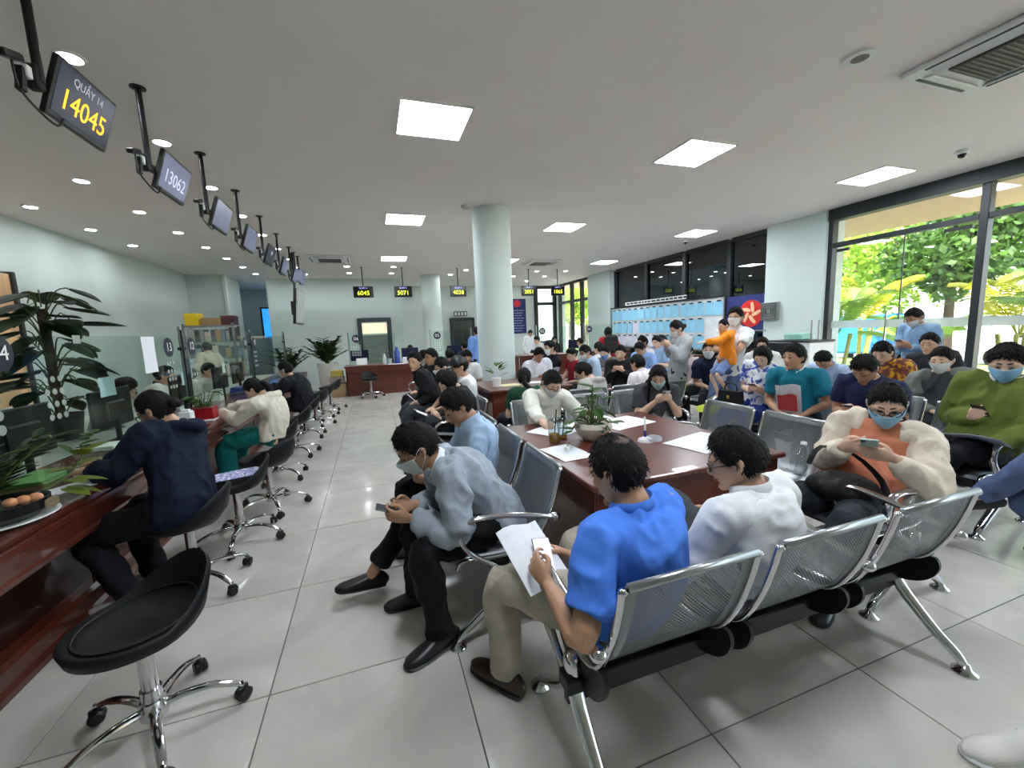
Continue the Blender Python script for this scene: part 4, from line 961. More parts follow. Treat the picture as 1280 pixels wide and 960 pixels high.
# ------------------------------------------------------------------ tables
def table(x0, x1, y0, y1, label, h=.75):
    t = thing('wooden_table', label, 'table', ((x0+x1)/2, (y0+y1)/2, 0)); w, d = x1-x0, y1-y0
    MB().box((0, 0, h-.015), (w, d, .03), bev=.006).build('tabletop', m_woodx, t)
    MB().box((0, -d/2+.04, h/2-.015), (w-.08, .025, h-.03), bev=.004).build('front_panel', m_woodx, t)
    MB().box((0, d/2-.04, h/2-.015), (w-.08, .025, h-.03), bev=.004).build('rear_panel', m_woodx, t)
    for sx in (-1, 1): MB().box((sx*(w/2-.04), 0, h/2-.015), (.03, d-.06, h-.03), bev=.004).build('side_panel', m_wood, t)
    return t
table(.93, 2.18, 1.62, 2.97, 'red brown wooden table with papers and a potted plant, near bench')
t = table(1.35, 2.5, 4.85, 5.95, 'smaller red brown wooden table in front of the round column')
table(6.1, 7.4, 7.6, 8.3, 'white papered writing table in front of the notice board')
# far desk 06
t = thing('service_desk', 'wide red wooden desk with number 06 glass at the far wall', 'desk', (.32, 11.3, 0))
MB().box((0, 0, .74), (2.1, .8, .04), bev=.008).build('desktop', m_woodx, t)
MB().box((0, -.34, .36), (1.98, .03, .72), bev=.005).build('front_panel', m_woodx, t)
MB().box((0, -.365, .66), (2.02, .03, .12), bev=.005).build('apron', m_woodx, t)
for sx in (-1, 1): MB().box((sx*1.0, 0, .36), (.04, .74, .72), bev=.004).build('side_panel', m_wood, t)
# far service counters to the right with glass
t = thing('service_counter', 'far mahogany counter under the screens 4038 and 2051', 'counter', (4.6, 11.3, 0))
MB().box((0, 0, .74), (6.2, .7, .04), bev=.008).build('worktop', m_woodx, t)
for k in range(5): MB().box((-2.45+k*1.22, -.25, .36), (1.2, .03, .72), bev=.005).build('front_panel', m_woodx, t)
for x, num, lab in ((-.5, '06', 'far glass screen with disc 06 beside the planter'), (1.6, '05', 'far glass screen with disc 05 behind the row in black'), (2.75, '04', 'far glass screen with disc 04 left of the round column'), (4.75, '02', 'far glass screen with disc 02 right of the round column'), (6.35, '01', 'far glass screen with disc 01 by the far glazing')):
    t = thing('glass_screen', lab, 'glass screen', (x, 11.35, .76))
    MB().box((.5, 0, .42), (1.15, .01, .78)).build('pane', m_glassc, t)
    MB().box((-.09, 0, .43), (.03, .03, .86), bev=.004).build('post', m_steel, t)
    disc(t, .1, -.01, .68, num, .1, 'y')
    g = MB()
    for r in range(5):
        for c in range(4): g.box((.0+c*.06, -.008, .5-r*.06), (.045, .002, .045))
    g.build('sticker_grid', MATS['sticker_pale'], t)['kind'] = 'stuff'
for x, lab in ((-.35, 'dark monitor on the far desk next to disc 06'), (.95, 'dark monitor at the right end of the far red desk'), (2.2, 'dark monitor at the far counter left of the thick column'), (5.0, 'dark monitor at the far counter just right of the thick column'), (6.0, 'dark monitor at the far counter, farthest right')):
    monitor(x, 11.5, lab, PI, .76, .45, .28, .24)
# items on far desk
for nm, lab, x, y, prof, c in (('water_jug', 'tall blue plastic bottle on the far red desk', .58, 11.1, [(.0001, 0), (.07, 0), (.07, .3), (.04, .36), (.04, .42), (.0001, .42)], '2d4aa8'), ('plastic_cup', 'clear plastic cup on the far red desk', .38, 11.05, [(.0001, 0), (.05, 0), (.065, .14), (.0001, .14)], 'c8d4d2'), ('plastic_cup', 'clear plastic bottle left of the blue bottle on the far desk', .26, 11.05, [(.0001, 0), (.05, 0), (.05, .18), (.02, .23), (.02, .27), (.0001, .27)], 'c8d4d2')):
    o = MB().lathe(prof, 18).build(nm, mat('far_'+c, c, .2, alpha=.8), None, True); o.location = (x, y, .76); tag(o, lab, 'cup' if 'cup' in nm else 'bottle')
o = MB().box((0, 0, .09), (.26, .1, .18), R=rotx(-.2), bev=.005).build('form_holder', m_white); o.location = (-.3, 11.05, .76); tag(o, 'white form holder at the left end of the far red desk', 'holder')
o = MB().box((0, 0, .05), (.3, .2, .1), bev=.005).box((0, 0, .12), (.26, .18, .05), bev=.005).build('document_stack', m_paper); o.location = (.85, 11.1, .76); tag(o, 'white stack of papers on the right side of the far desk', 'documents')
for k, (z, c) in enumerate(((.0, 'a58a68'), (.36, '8a8078'), (.52, 'b4a04a'))):
    o = MB().box((0, 0, .15 if k == 0 else .07), (.4-.06*k, .34, .34 if k == 0 else .15), bev=.008).build('cardboard_box', mat('carton_'+c, c, .75)); o.location = (-.92, 11.2, z+.02 if k == 0 else z); tag(o, ('brown carton on the floor beside the far red desk', 'grey box on the brown carton beside the far desk', 'yellowish box topmost on the carton beside the far desk')[k], 'box')
# toilet sign, blue banner
t = thing('wall_sign', 'small dark sign with white pictograms above the far dark door', 'sign', (3.57, 16.97, 2.27))
MB().box((0, 0, 0), (.56, .03, .2), bev=.005).build('plate', mat('sign_slate', '3c4a4c', .5), t)
for k in range(4): MB().box((-.2+k*.135, -.017, 0), (.09, .004, .13), bev=.001).build('pictogram', m_dtx, t)
t = thing('wall_banner', 'tall navy banner with red emblem and pale lines beside the round column', 'banner', (6.1, 16.97, 2.1))
MB().box((0, 0, 0), (.8, .02, 1.5)).build('cloth', mat('banner_navy', '232a66', .6), t)
MB().lathe([(.16, -.004), (.16, .004)], 24, (0, -.014, .55), R=rotx(PI/2)).build('emblem', mat('emblem_red', 'c8283c', .6), t)
for k in range(9): MB().box((0, -.013, .25-k*.11), (.6-.1*(k % 3), .004, .03)).build('text_line', mat('banner_text', '9aa4d0', .6), t)
# ------------------------------------------------------------------ notice board
t = thing('notice_board', 'long notice board with rows of pale blue sheets under the dark windows', 'notice board', (7.86, 9.9, 0))
MB().box((.03, 0, 1.46), (.03, 4.75, 1.27)).build('board', mat('board_white', 'dfe4e6', .5), t)
for z in (.82, 2.10): MB().box((.0, 0, z), (.05, 4.8, .035)).build('frame_bar', m_steel if z < 1 else m_black, t)
for y in (-2.39, 2.39): MB().box((.0, y, 1.46), (.05, .035, 1.3)).build('frame_bar', m_steel, t)
hb = MB().box((0, .2, 2.19), (.03, 2.7, .1)).build('header_strip', m_white, t)
hl = MB(); y = 1.48
rr = random.Random(3)
while y > -1.1:
    w = rr.choice((.1, .16, .2, .13)); hl.box((-.017, y-w/2, 2.19), (.003, w, .05)); y -= w+.035
hl.build('header_lettering', mat('ink_black', '1d2026', .6), hb)
m_pb = [mat('notice_sheet_blue', '8fcbe6', .7, 0, .05), mat('notice_sheet_pale', 'b3dcee', .7, 0, .05), mat('notice_sheet_white', 'dcdcea', .7, 0, .05)]
sme = [MB().box((0, 0, 0), (.006, .27, .33)).mesh('notice_sheet', q, False) for q in m_pb]
cme = MB().box((0, 0, 0), (.012, .12, .035)).mesh('clip', m_black, False); tme2 = MB().prism([(-.05, 0), (.05, 0), (.05, .04), (0, .07), (-.05, .04)], .008, 'x').mesh('hanging_tab', m_white, False)
for r in range(3):
    for c in range(16):
        if r > 0 and c > 13: continue
        k = 0 if (r == 0 or rr.random() < .75) else 1
        if r == 2: k = 2 if c < 9 and c > 0 else 0
        if r == 1 and c == 4: k = 2
        y = 2.2-c*.295+rr.uniform(-.008, .008); z = 1.84-r*.41+rr.uniform(-.006, .006)
        o = bpy.data.objects.new('notice_sheet', sme[k]); COL.objects.link(o); o.parent = t; o.location = (-.0, y, z); o.rotation_euler = (rr.uniform(-.03, .03), rr.uniform(0, .06), rr.uniform(-.1, .1))
        o = bpy.data.objects.new('clip', cme); COL.objects.link(o); o.parent = t; o.location = (-.008, y, z+.17)
        o = bpy.data.objects.new('hanging_tab', tme2); COL.objects.link(o); o.parent = t; o.location = (0, y, z+.175)
# emblem poster
t = thing('emblem_poster', 'navy poster with a red disc and pale star of rounded arms beside the notice board', 'poster', (7.86, 6.93, 0))
MB().box((.02, 0, 1.68), (.03, 1.04, .76)).build('board', mat('poster_navy', '27306e', .5, 0, .12, 3), t)
MB().box((.0, 0, 1.29), (.04, 1.06, .03)).build('lower_rail', m_steel, t)
MB().lathe([(.29, -.006), (.29, .006)], 48, (-.0, -.13, 1.66), R=roty(PI/2)).build('red_disc', mat('poster_red', 'd2261e', .5, 0, .1), t)
for k in range(5):
    a = 2*PI*k/5+.1; d = V(0, -math.sin(a), math.cos(a)); e = V(0, -math.sin(a+2.45), math.cos(a+2.45))
    c = V(-.012, -.13, 1.66); p0 = c+d*.235; p1 = c+d*.17+e*.05; p2 = c+d*.09+e*.075
    MB().loft([p0, p1, p2], [(.006, .03), (.006, .042), (.006, .03)], 10, (1, 0, 0)).build('star_arm', mat('poster_cream', 'f0c49a', .5), t)
# metal relief box by the pier
t = thing('metal_louvre_box', 'square grey metal louvre box mounted at the pier corner beside the poster', 'box', (7.8, 6.3, 1.68))
MB().box((0, 0, 0), (.08, .36, .36), bev=.008).build('case', mat('louvre_grey', '9aa09c', .45, .5), t)
for k in range(3): 
    q = .15-.045*k; fm = MB()
    for a, b, c, d in ((0, q, 2*q, .02), (0, -q, 2*q, .02)): fm.box((-.045, a, b), (.02, c, d))
    for sg in (-1, 1): fm.box((-.045, sg*q, 0), (.02, .02, 2*q))
    fm.build('ridge', mat('louvre_dark', '6c726f', .4, .6), t)
# water dispenser / cabinet by pier
t = thing('water_dispenser', 'black and white appliance cabinet with cups on top by the pier', 'dispenser', (7.2, 5.2, 0))
MB().box((0, 0, .55), (.6, .75, 1.1), bev=.01).build('body', m_white, t)
MB().box((-.31, .16, .95), (.02, .4, .28), bev=.004).build('black_front', m_black, t); MB().box((0, 0, 1.115), (.62, .77, .03), bev=.005).build('top', m_black, t)
MB().box((-.305, -.2, .85), (.012, .1, .04)).build('tap_slot', m_black, t)
o = MB().box((0, 0, .06), (.3, .34, .12), bev=.02).build('plastic_tray', mat('tray_teal', '9ad6c4', .3, alpha=.7)); o.location = (7.2, 5.25, 1.13); tag(o, 'pale green plastic tray of cups on the appliance by the pier', 'tray')
for k in range(2):
    o = MB().tube([(0, 0, 0), (0, 0, .34)], .012).lathe([(.0001, 0), (.04, 0), (.04, .02), (.0001, .02)], 12).build('metal_rod', m_steel, None, True); o.location = (7.2, 5.02-.12*k, 1.13); tag(o, 'thin upright metal rod on the appliance by the pier, %s one' % ('left', 'right')[k], 'rod', 'rods on the appliance')
# ------------------------------------------------------------------ plants
m_lf = mat_leaf('leaf_dark', '1f3a1c'); m_lf2 = mat_leaf('leaf_mid', '3f6a2a'); m_lf3 = mat_leaf('leaf_lime', '8a9a34'); m_stem = mat('stem_green', '4a5a2a', .6); m_bark = mat('bark', '4a3d30', .9, 0, .3, 12, bump=.5, bscale=30)
def leaf_mesh(name, m, L=.2, w=.13, heart=True, droop=.25):
    g = []
    for i in range(9):
        t = i/8; ww = w/2*(math.sin(PI*min(1, t*.92+.08))**.7)*(1.15-t*.55) if heart else w/2*math.sin(PI*(t*.94+.03))**.8
        row = []
        for j in range(5):
            u = j/4*2-1; row.append((ww*u, L*t-(.03*L*abs(u) if heart and t < .2 else 0), -.25*ww*(1-abs(u))*1.2-droop*L*t*t))
        g.append(row)
    return MB().grid(g, .0012).mesh(name, m)
LF = {k: leaf_mesh('leaf', m, *a) for k, m, a in (('big', m_lf, (.26, .2)), ('bigl', mat_leaf('leaf_grey', '3a5230'), (.24, .16)), ('mid', m_lf2, (.1, .07)), ('lime', m_lf3, (.11, .09)), ('zz', m_lf, (.09, .035, False)), ('zz2', mat_leaf('leaf_zz_bright', '55742c'), (.085, .032, False)), ('bigd', m_lf, (.16, .1)))}
def put_leaf(parent, kind, p, d, up=(0, 0, 1), sc=1., name='leaf'):
    y = nrm(np.array(d, float)); x = nrm(np.cross(y, np.array(up, float))); z = np.cross(x, y)
    o = bpy.data.objects.new(name, LF[kind]); COL.objects.link(o); o.parent = parent
    o.matrix_local = Matrix.Translation(tuple(p)) @ Matrix(np.stack([x, y, z], 1).tolist()).to_4x4() @ Matrix.Diagonal((sc, sc, sc, 1)); return o
rp = random.Random(11)
# tall pothos on a pole behind the glass
t = thing('potted_pothos', 'tall climbing plant with big dark leaves behind the glass at far left', 'plant', (-2.55, 4.45, .725))
MB().lathe([(.0001, 0), (.11, 0), (.14, .22), (.12, .22), (.0001, .2)], 20).build('pot', mat('pot_dark', '23241f', .5), t, True)
MB().tube([(0, 0, .1), (0, 0, 1.1)], .032, 10).build('moss_pole', m_bark, t, True)
for k in range(50):
    a = rp.uniform(0, 2*PI); z = rp.uniform(.25, 1.2); r = rp.uniform(.05, .22); c, s = math.cos(a), math.sin(a)
    p = V(r*c, r*s, z+rp.uniform(-.04, .12)); st = MB().tube([V(.03*c, .03*s, z-.08), V(r*.6*c, r*.6*s, z+.05), p], .005, 6, 3).build('stalk', m_stem, t, True)
    put_leaf(t, 'big' if k % 4 else 'bigl', p, V(c, s, rp.uniform(-.5, .15)), sc=rp.uniform(.8, 1.3))
def zz(parent, n, h, kind='zz', base=V(0, 0, 0), spread=.5, leaves=9, sc=1.):
    for k in range(n):
        a = 2*PI*k/n+rp.uniform(-.3, .3); sp = rp.uniform(.15, spread); hh = h*rp.uniform(.7, 1.05); P = []
        for i in range(6):
            q = i/5; P.append(base+V(math.cos(a)*sp*h*q**1.6, math.sin(a)*sp*h*q**1.6, hh*q*(1-.12*q*sp)))
        MB().tube(P, .006*sc, 6).build('stalk', m_stem, parent, True)
        Q = crom(P, 3); T_ = len(Q)
        for i in range(leaves*2):
            ii = int(T_*.3+(T_*.68)*(i/(leaves*2))); p = Q[min(ii, T_-2)]; tg = nrm(Q[min(ii+1, T_-1)]-p); sd = nrm(np.cross(tg, V(math.cos(a+1.57), math.sin(a+1.57), .01)))
            sg = 1 if i % 2 else -1; side = nrm(np.cross(tg, V(0, 0, 1))+V(1e-3, 0, 0))*sg
            put_leaf(parent, kind if rp.random() < .7 else 'zz2', p, tg*.7+side+V(0, 0, .15), sc=sc*rp.uniform(.9, 1.25))
t = thing('white_planter', 'big white round planter with a bushy green plant at the end of the counter', 'planter', (-1.2, 12.0, 0))
MB().lathe([(.0001, 0), (.2, 0), (.235, .3), (.27, .82), (.25, .82), (.24, .76), (.0001, .74)], 32).build('pot', mat('planter_white', 'd8d5cf', .5), t, True)
zz(t, 14, .78, base=V(0, 0, .74), spread=.5, leaves=9, sc=2.0); zz(t, 13, .6, base=V(0, 0, .74), spread=1.2, leaves=8, sc=1.9)
t = thing('floor_plant', 'dark leafy plant left of the big white planter behind the counter', 'plant', (-2.2, 12.4, 0))
MB().lathe([(.0001, 0), (.2, 0), (.24, .6), (.22, .6), (.0001, .56)], 24).build('pot', mat('pot_grey', '8a8f8c', .5), t, True); zz(t, 9, .75, base=V(0, 0, .55), spread=.6, leaves=7, sc=2); zz(t, 8, .6, base=V(0, 0, .55), spread=1.2, leaves=7, sc=2)
# dish garden at the near left counter
t = thing('dish_garden', 'low black bowl of leafy plants on a white plate, near left counter', 'plant', (-1.60, 2.33, .755))
MB().lathe([(.0001, 0), (.15, 0), (.18, .012), (.178, .016), (.14, .006), (.0001, .005)], 32).build('plate', m_white, t, True)
MB().lathe([(.0001, .008), (.11, .008), (.15, .04), (.155, .085), (.145, .085), (.14, .07), (.0001, .065)], 32).build('bowl', mat('bowl_black', '0e0f12', .25), t, True)
MB().box((.152, .04, .05), (.012, .08, .045), bev=.004).build('bowl_ornament', mat('ornament_bronze', '7a6a52', .5), t)
for k in range(3): MB().ell((.06+.03*k, -.03+.02*k, .09), (.025, .02, .02)).build('pebble', mat('pebble_orange', 'd8956a', .6), t, True)
zz(t, 9, .34, base=V(-.02, 0, .06), spread=1.0, leaves=7, sc=1.0)
MB().tube([(.03, .08, .07), (.1, .2, .1), (.14, .3, .18), (.13, .33, .25)], .005, 6, 3).build('branch', m_stem, t, True)
for p, d in (((.12, .24, .1), (.6, -.5, .1)), ((.13, .27, .09), (.7, .4, -.1)), ((.12, .27, .15), (-.3, -.8, .25)), ((.14, .29, .16), (.3, .8, .2)), ((.14, .32, .2), (.2, -.6, .5)), ((.14, .33, .22), (.5, .6, .3)), ((.1, .22, .06), (.9, -.1, -.2)), ((.11, .26, .05), (.8, .3, -.25))): put_leaf(t, 'lime', V(*p), d, sc=1.0)
for k in range(6): put_leaf(t, 'mid', V(.11+.01*k, .3+.02*k, .22+.015*k), (rp.uniform(-1, 1), rp.uniform(-.3, 1), .4), sc=.7)
# red pot
t = thing('flower_pot', 'small leafy plant in a red rectangular pot on the counter by disc 12', 'plant', (-1.60, 4.62, .75))
MB().prism([(-.065, .018), (.065, .018), (.075, .13), (-.075, .13)], .2, 'x').build('pot', mat('pot_red', 'a5101e', .35), t)
MB().box((0, 0, .01), (.21, .15, .02), bev=.006).build('saucer', m_white, t)
for k in range(26):
    a = rp.uniform(0, 2*PI); r = rp.uniform(.02, .12); p = V(r*math.cos(a), r*math.sin(a), .15+rp.uniform(0, .13)); MB().tube([V(p[0]*.3, p[1]*.3, .12), p], .003, 5).build('stalk', m_stem, t, True); put_leaf(t, 'zz2' if k % 2 else 'mid', p, (math.cos(a), math.sin(a), rp.uniform(-.3, .5)), sc=.95)
# table plant
t = thing('potted_plant', 'trailing green plant in a cream bowl on the near table', 'plant', (1.36, 2.36, .75))
MB().lathe([(.0001, 0), (.06, 0), (.1, .03), (.13, .09), (.12, .12), (.112, .12), (.11, .1), (.0001, .095)], 32).build('pot', mat('bowl_cream', 'd9d2c2', .45, 0, .05, 20, bump=.4, bscale=40), t, True)
for k in range(30):
    a = rp.uniform(0, 2*PI); r = rp.uniform(.02, .17); z = .12+rp.uniform(0, .17)*(1 if r < .1 else .4)-(.08 if r > .14 else 0); p = V(r*math.cos(a), r*math.sin(a), max(z, .04)); MB().tube([V(p[0]*.2, p[1]*.2, .1), V(p[0]*.7, p[1]*.7, max(z, .1)+.02), p], .003, 5, 2).build('stalk', m_stem, t, True); put_leaf(t, 'mid', p, (math.cos(a), math.sin(a), rp.uniform(-.4, .4)), sc=rp.uniform(.7, 1.15))
put_leaf(t, 'mid', V(-.02, .0, .33), (.9, .1, .3), sc=1.3); put_leaf(t, 'mid', V(0, 0, .36), (-.6, .4, .3), sc=1.1)
MB().tube([(0, 0, .1), (-.01, 0, .25), (0, 0, .37)], .004, 5, 2).build('stalk', m_stem, t, True)
t = thing('potted_plant', 'small green plant in a white cup on the table by the round column', 'plant', (1.55, 5.25, .75))
MB().lathe([(.0001, 0), (.05, 0), (.065, .12), (.055, .12), (.0001, .1)], 20).build('pot', m_white, t, True)
for k in range(16):
    a = rp.uniform(0, 2*PI); p = V(.06*math.cos(a), .06*math.sin(a), .14+rp.uniform(0, .16)); put_leaf(t, 'zz2', p, (math.cos(a), math.sin(a), .8), sc=1.3)
# ------------------------------------------------------------------ things on the near table
def flat(name, label, x, y, w, h, rz, m, z=.7515, cat='paper'):
    o = MB().grid([[(w*(i/4-.5), h*(j/4-.5), .0015*math.sin(i*1.3+j)+.0015) for j in range(5)] for i in range(5)], .001).build(name, m, None, True); o.location = (x, y, z); o.rotation_euler = (0, 0, rz); return tag(o, label, cat)
flat('paper_sheet', 'white form under the hand of the writing woman', 1.18, 2.66, .21, .297, .5, m_print)
flat('paper_sheet', 'second white form half under the writing woman papers', 1.34, 2.72, .21, .297, -.15, m_print, .7545)
flat('paper_sheet', 'white form lying at the left edge of the near table', 1.06, 2.16, .21, .297, .12, m_print)
flat('paper_sheet', 'white sheet with green print behind the table plant', 1.80, 2.66, .42, .297, .25, m_print)
flat('paper_sheet', 'white sheet beyond the green printed one on the near table', 1.66, 2.84, .3, .21, .1, m_paper, .7545)
flat('paper_sheet', 'large white sheet at the right end of the near table', 1.93, 1.98, .42, .297, .25, m_print)
m_cup = mat_glass('cup_plastic', 'eef2f2', 1.0); m_tea = mat('tea', 'c08838', .2, alpha=.85)
def cup(x, y, lab, r=.045, h=.15, fill=.05):
    t = thing('plastic_cup', lab, 'cup', (x, y, .75)); MB().lathe([(.0001, .001), (r*.75, .001), (r, h), (r*.97, h), (r*.72, .004), (.0001, .004)], 24).build('cup', m_cup, t, True)
    MB().lathe([(.0001, .005), (r*.71, .005), (r*.8, fill), (.0001, fill)], 20).build('drink', m_tea, t, True); MB().tube([(0, 0, .01), (.025, .01, h+.07)], .004).build('straw', m_black, t, True)
    MB().lathe([(r, h), (r*.8, h+.02), (r*.3, h+.035), (.0001, h+.036)], 20).build('lid', m_cup, t, True)
cup(1.09, 2.40, 'clear cup with leftover tea and a straw beside the table plant', fill=.06); cup(1.18, 2.46, 'second clear cup just behind the tea cup on the near table', .04, .13, .02)
t = thing('water_bottle', 'small clear plastic bottle lying on the near table in front of the plant', 'bottle', (1.13, 2.20, .78), -.9)
MB().lathe([(.0001, -.08), (.028, -.08), (.03, -.06), (.03, .04), (.013, .075), (.013, .09), (.0001, .09)], 20, R=rotx(PI/2)).build('body', m_cup, t, True); MB().lathe([(.0001, .088), (.015, .088), (.015, .108), (.0001, .108)], 16, R=rotx(PI/2)).build('cap', m_white, t, True)
t = thing('pen_stand', 'white and blue pen standing in a coiled desk holder on the near table', 'pen stand', (1.63, 2.16, .75))
MB().lathe([(.0001, 0), (.05, 0), (.045, .015), (.015, .03), (.0001, .03)], 20).build('base', m_white, t, True)
MB().tube([(0, 0, .02), (0, .005, .07)], .009).build('grip', mat('pen_blue', '26308a', .4), t, True); MB().tube([(0, .005, .07), (.002, .012, .16)], .006).build('barrel', m_white, t, True)
MB().tube([(.05*math.cos(i*.7)+.04, .05*math.sin(i*.7)-.03, .008+.0008*i) for i in range(30)], .004, 5).build('coil', mat('coil_clear', 'd8dce6', .2, alpha=.7), t, True)
flat('paper_sheet', 'yellowish papers on the table in front of the round column', 1.75, 5.3, .3, .21, .2, mat('cream_paper', 'd8d2a2', .8)); flat('paper_sheet', 'white papers on the table beside the yellowish ones', 2.1, 5.35, .3, .21, -.1, m_paper)
# counter clutter
flat('paper_sheet', 'white form under the hands of the woman in denim', -1.62, 3.08, .297, .21, .4, m_print)
flat('paper_sheet', 'loose white paper on the counter behind the dish garden', -1.60, 2.78, .21, .16, .9, m_paper)
flat('paper_sheet', 'white papers on the counter under the arms of the girl in cream', -1.58, 4.98, .42, .25, .2, m_paper)
flat('paper_sheet', 'white papers on the counter in front of the man in black', -1.6, 6.85, .3, .25, .2, m_paper)
flat('booklet', 'blue and white printed booklet lying on an empty stool', -1.04, 3.44, .3, .22, .3, mat_spots('booklet_print', '8d90c8', 'e4e4ee', '3a3f9a', 26, .5), .515, 'booklet')
o = MB().box((0, 0, .012), (.12, .06, .024), bev=.006).tube([(-.03, .0, .02), (-.02, .03, .05)], .006).build('stapler', mat('stapler_red', '6e2026', .4)); o.location = (-1.66, 3.36, .75); tag(o, 'small dark red stamp box on the counter beyond the denim woman', 'stamp box')
o = MB().lathe([(.0001, 0), (.03, 0), (.03, .05), (.012, .06), (.012, .09), (.0001, .09)], 16).build('stamp', mat('stamp_purple', '3a2a6a', .4), None, True); o.location = (-1.63, 3.5, .75); tag(o, 'small purple rubber stamp on the counter', 'stamp')
o = MB().box((0, 0, .08), (.1, .08, .16), bev=.01).box((0, 0, .165), (.06, .05, .02), bev=.004).build('payment_terminal', m_white); o.location = (-1.6, 4.25, .75); tag(o, 'white upright device on the counter right of the hair bun', 'device')
# things carried
def bag(name, label, c, d, R, m, strap=None):
    t = thing(name, label, 'bag', c); mb = MB(); mb.ell((0, 0, 0), (d[0]*.55, d[1]*.55, d[2]*.55), R=R, N=20, K=12); mb.box((0, 0, -d[2]*.12), (d[0]*.85, d[1]*.8, d[2]*.7), R=R, bev=.04)
    bake_add('bag_body', mb, m, t, .01, 6, .012, 10)
    if strap: MB().loft(strap, [(.016, .004)], 8, (0, 1, 0), 'round', 3).build('strap', m, t, True)
    return t
BAGS = [('handbag', 'black fabric shoulder bag on the lap of the woman in coral', (2.34, 1.42, .585), (.24, .30, .15), rotz(.3) @ roty(.25), mat('bag_black', '0d0d0f', .7, bump=.3, bscale=120), [(-.05, .15, .1), (.0, .12, .2), (.1, .02, .17), (.14, -.1, .05), (.08, -.17, -.05)])]
# sneaker at the bottom right corner
t = thing('sneaker', 'white sneaker with pink laces at the bottom right corner', 'shoe', (1.97, .575, 0), math.radians(66))
SM = MB().loft([(0, -.08, .04), (0, -.04, .055), (0, .03, .048), (0, .1, .036), (0, .165, .028), (0, .19, .024)], [(.03, .038), (.038, .058), (.043, .05), (.048, .037), (.041, .027), (.022, .018)], 18, (1, 0, 0), 'round', 4); SM.v = [(x, y, max(z, .012)) for x, y, z in SM.v]; SM.build('upper', mat('canvas_white', 'd9d4cf', .7, bump=.2, bscale=200), t, True, 60)
MB().loft([(0, -.085, .01), (0, -.04, .01), (0, .03, .01), (0, .1, .01), (0, .17, .01), (0, .195, .011)], [(.034, .011), (.042, .011), (.046, .011), (.052, .011), (.045, .011), (.026, .01)], 14, (1, 0, 0), 'round', 3).build('sole', m_white, t, True)
for k in range(5): MB().tube([(-.026, .02+.02*k, .088-.009*k), (0, .026+.02*k, .094-.0095*k), (.026, .02+.02*k, .088-.009*k)], .004, 6, 2).build('lace', mat('lace_pink', 'b8899a', .7), t, True)
# ------------------------------------------------------------------ outside
struct(MB().box((38, 12, -.3), (60, 120, .3)).build('ground_outside', mat('pavement', 'd2c4ae', .8, 0, .15, .6)))
o = MB().box((15.8, 10, -.1), (2.5, 60, .12)).build('lawn', mat('lawn_green', '7d8a52', .9, 0, .3, 3)); tag(o, 'green lawn strip outside the glass doors', 'lawn', kind='stuff')
def tree(name, label, x, y, h, r, m, n, lsz, trunk=.14, group='trees outside the glass', squash=.85, seed=1):
    q = random.Random(seed); t = thing(name, label, 'tree', (x, y, -.15), 0, group)
    cz = h-r*squash
    MB().loft([(0, 0, 0), (.05, .05, cz*.5), (0, 0, cz)], [trunk, trunk*.8, trunk*.5], 10).build('trunk', m_bark, t, True)
    for k in range(6):
        a = q.uniform(0, 2*PI); MB().loft([(0, 0, cz*.6+.1*k), (r*.35*math.cos(a), r*.35*math.sin(a), cz*.8+.1*k), (r*.7*math.cos(a), r*.7*math.sin(a), cz+.2*k)], [trunk*.4, trunk*.25, trunk*.1], 7).build('branch', m_bark, t, True)
    mb = MB(); cl = [(q.gauss(0, 1), q.gauss(0, 1), q.gauss(0, 1)) for _ in range(22)]; cl = [np.array(c)/np.linalg.norm(c)*r*q.uniform(.35, .85)*V(1, 1, squash) for c in cl]
    vs = []; fs = []
    for k in range(n):
        c = cl[k % 22]; d = nrm(V(q.gauss(0, 1), q.gauss(0, 1), q.gauss(0, 1))); p = c+d*r*.42*q.random()**.4+V(0, 0, cz)
        u = nrm(V(q.gauss(0, 1), q.gauss(0, 1), q.gauss(-.2, .6))); w = nrm(np.cross(u, V(q.gauss(0, 1), q.gauss(0, 1), q.gauss(0, 1)))); L = lsz*q.uniform(.6, 1.3); b = len(vs)
        vs += [p-u*L*.5, p+w*L*.28, p+u*L*.5, p-w*L*.28]; fs.append((b, b+1, b+2, b+3))
    mb.add(vs, fs); mb.build('foliage', m, t)['kind'] = 'stuff'
m_t1 = mat_leaf('tree_leaf_dark', '4a6a2c', .5); m_t2 = mat_leaf('tree_leaf_light', '8fae3c', .4); m_t3 = mat_leaf('tree_leaf_mid', '6a8f38', .4)
tree('broadleaf_tree', 'dense dark green tree in the middle of the glass doors', 16.2, 7.3, 5.4, 2.1, m_t1, 5200, .26, seed=3)
tree('feathery_tree', 'light yellow green feathery tree left of the dark one outside', 18.0, 11.0, 6.2, 2.7, m_t2, 4200, .24, seed=4)
tree('feathery_tree', 'tall light green tree behind the right hand glass', 20.0, 6.2, 8.0, 2.4, m_t3, 3200, .26, seed=5)
tree('broadleaf_tree', 'pale tree far behind the left edge of the glass doors', 24.0, 17.5, 7.0, 3.2, m_t3, 3200, .34, seed=6)
tree('broadleaf_tree', 'leafy tree outside the far corner glazing', 13.0, 25.5, 5.0, 2.0, m_t2, 3000, .24, seed=7)
tree('broadleaf_tree', 'second leafy tree outside the far corner glazing', 16.5, 29.5, 6.0, 2.4, m_t3, 2500, .28, seed=8)
